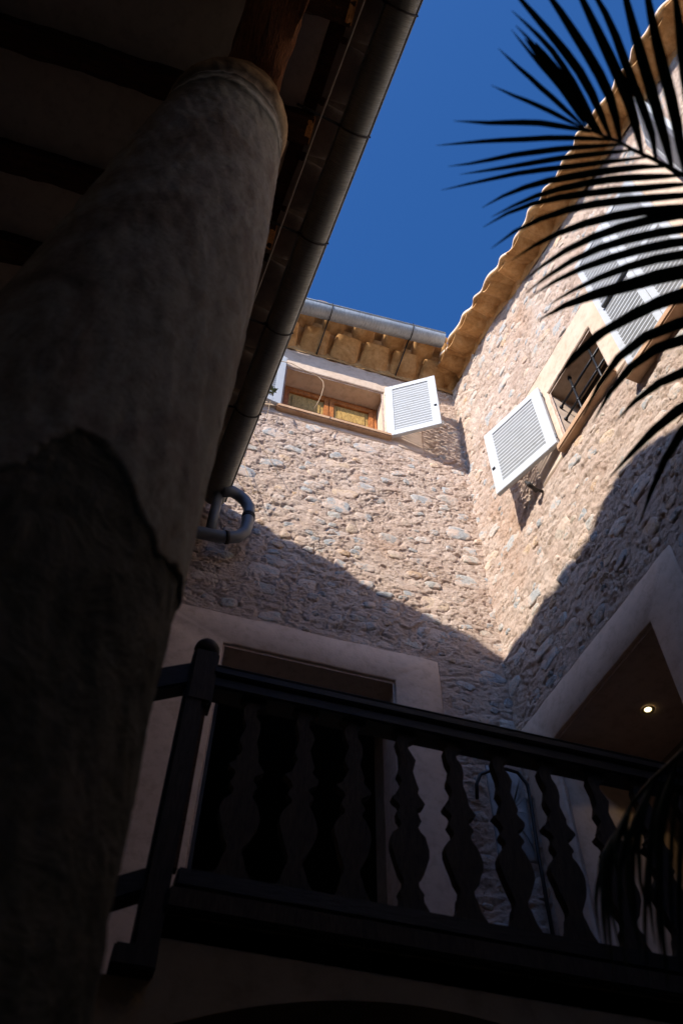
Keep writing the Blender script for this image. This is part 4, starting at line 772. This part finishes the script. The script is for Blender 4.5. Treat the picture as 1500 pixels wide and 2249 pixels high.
MB().tube([(.02*math.sin(z*2)-.05*(z/3)**2*2, .03*math.sin(z*1.3), z) for z in tz], [(.12-.012*z)*(1+.06*(i % 2)) for i, z in enumerate(tz)], 16).build('trunk', M['trunk'], palm, True)
def frond(rach, leaves, widths, nrm, rw0, rw1):
    base = rach[-1]
    path = [Vector(p)-PB for p in rach]; crown = Vector((-.07, .03, 3.0))
    path += [path[-1].lerp(crown, .5)+Vector((0, 0, .05)), crown]
    n = len(path); fr = MB().tube(path, [rw0+(rw1-rw0)*(i/(n-1))**1.3 for i in range(n)], 8).build('frond', M['stem'], palm, True)
    for l, w in zip(leaves, widths):
        mb_, o = leaflet_mesh(l, w*.88, nrm); ob = mb_.build('leaflet', M['leaf'], fr, True); ob.location = o-PB
    return fr
NR = Vector((.25, .45, .85)).normalized()
upw = [.017, .013, .014, .013, .019, .030, .016, .024, .027, .030, .024, .030, .030, .032, .030, .030]
loww = [.016, .016, .016, .016, .021, .022, .021, .023, .025, .025, .025, .026, .027, .042, .036, .035, .034, .034, .036, .038, .036, .030]
frond(FROND_RACHIS, FROND_UPPER+FROND_LOWER, upw+loww, NR, .0025, .013)
frond(DROOP_RACHIS[::-1], DROOP_LEAVES, [random.uniform(.009, .017) for _ in DROOP_LEAVES], Vector((-.3, -.8, .5)).normalized(), .003, .012)
# a few more fronds of the crown beyond the frame
for k, (az, el) in enumerate(((-40, 25), (-100, 30), (-10, 50), (-70, 45), (-150, 40))):
    a = rad(az); dx, dy = math.cos(a), math.sin(a); base = Vector((1.71, .65, 3.0)); r_ = []
    for i in range(10): t = i/9*1.15; r_.append(base+Vector((dx*t*math.cos(rad(el)), dy*t*math.cos(rad(el)), math.sin(rad(el))*t-.45*t*t)))
    sidev = Vector((-dy, dx, 0)); lv = []
    for i in range(26):
        t = 2+i/26*7; i0 = int(t); b = r_[min(i0, 9)].lerp(r_[min(i0+1, 9)], t-i0); sg = 1 if i % 2 else -1
        d = (sidev*sg*.8+Vector((dx, dy, 0))*.6).normalized(); L_ = .42*(1-.5*abs(i/26-.4))
        lv.append([tuple(b+d*L_*j/8+Vector((0, 0, -.12*(j/8)**2))) for j in range(9)])
    frond([tuple(p) for p in r_[::-1]], lv, [.028]*len(lv), Vector((0, 0, 1)), .003, .012)

# dry trailing stems and a sprig that hang from the porch gutter in front of the back window
vine = thing('trailing_plant', 'dry thread like stems with one small sprig hanging beside the upper window', 'plant', (.45, 4.1, 10.0))
VO = Vector((.45, 4.1, 10.0))
VINE = [([[0.467, 4.32, 10.334], [0.609, 4.32, 10.353], [0.688, 4.32, 10.312], [0.819, 4.32, 10.259], [0.923, 4.32, 10.212], [0.977, 4.32, 10.137], [0.986, 4.32, 10.017], [0.967, 4.32, 9.824], [0.934, 4.32, 9.639], [0.901, 4.32, 9.506]], 0.0042), ([[0.332, 4.42, 8.918], [0.412, 4.42, 8.773], [0.501, 4.42, 8.613], [0.581, 4.42, 8.437], [0.644, 4.42, 8.291]], 0.003), ([[0.294, 4.42, 8.435], [0.341, 4.42, 8.266], [0.399, 4.42, 8.107], [0.44, 4.42, 7.947], [0.47, 4.42, 7.89]], 0.003), ([[0.285, 4.42, 8.093], [0.328, 4.42, 8.004], [0.389, 4.42, 7.925], [0.448, 4.42, 7.867]], 0.003), ([[0.459, 4.42, 10.109], [0.465, 4.42, 9.905], [0.461, 4.42, 9.653], [0.457, 4.42, 9.412], [0.452, 4.42, 9.244]], 0.003), ([[0.443, 4.42, 7.913], [0.474, 4.42, 7.976], [0.517, 4.42, 7.952], [0.541, 4.42, 8.005]], 0.004)]
for pts, r in VINE: MB().tube([Vector(p)-VO for p in pts], r, 5).build('stem', M['twig'], vine, True)
c = Vector([0.457, 4.3, 9.623])-VO; lf = MB()
for i in range(26):
    a = random.uniform(0, 6.28); e = random.uniform(-.8, .9); d = Vector((math.cos(a)*math.cos(e), math.sin(a)*math.cos(e), math.sin(e))); s_ = d.cross(Vector((.3, .2, .9))).normalized()*.008
    q = c+Vector((0, 0, random.uniform(-.06, .05))); L_ = random.uniform(.035, .065)
    lf.add([q, q+d*L_*.5+s_, q+d*L_, q+d*L_*.5-s_], [(0, 1, 2, 3)])
lf.build('sprig', M['sprig'], vine)
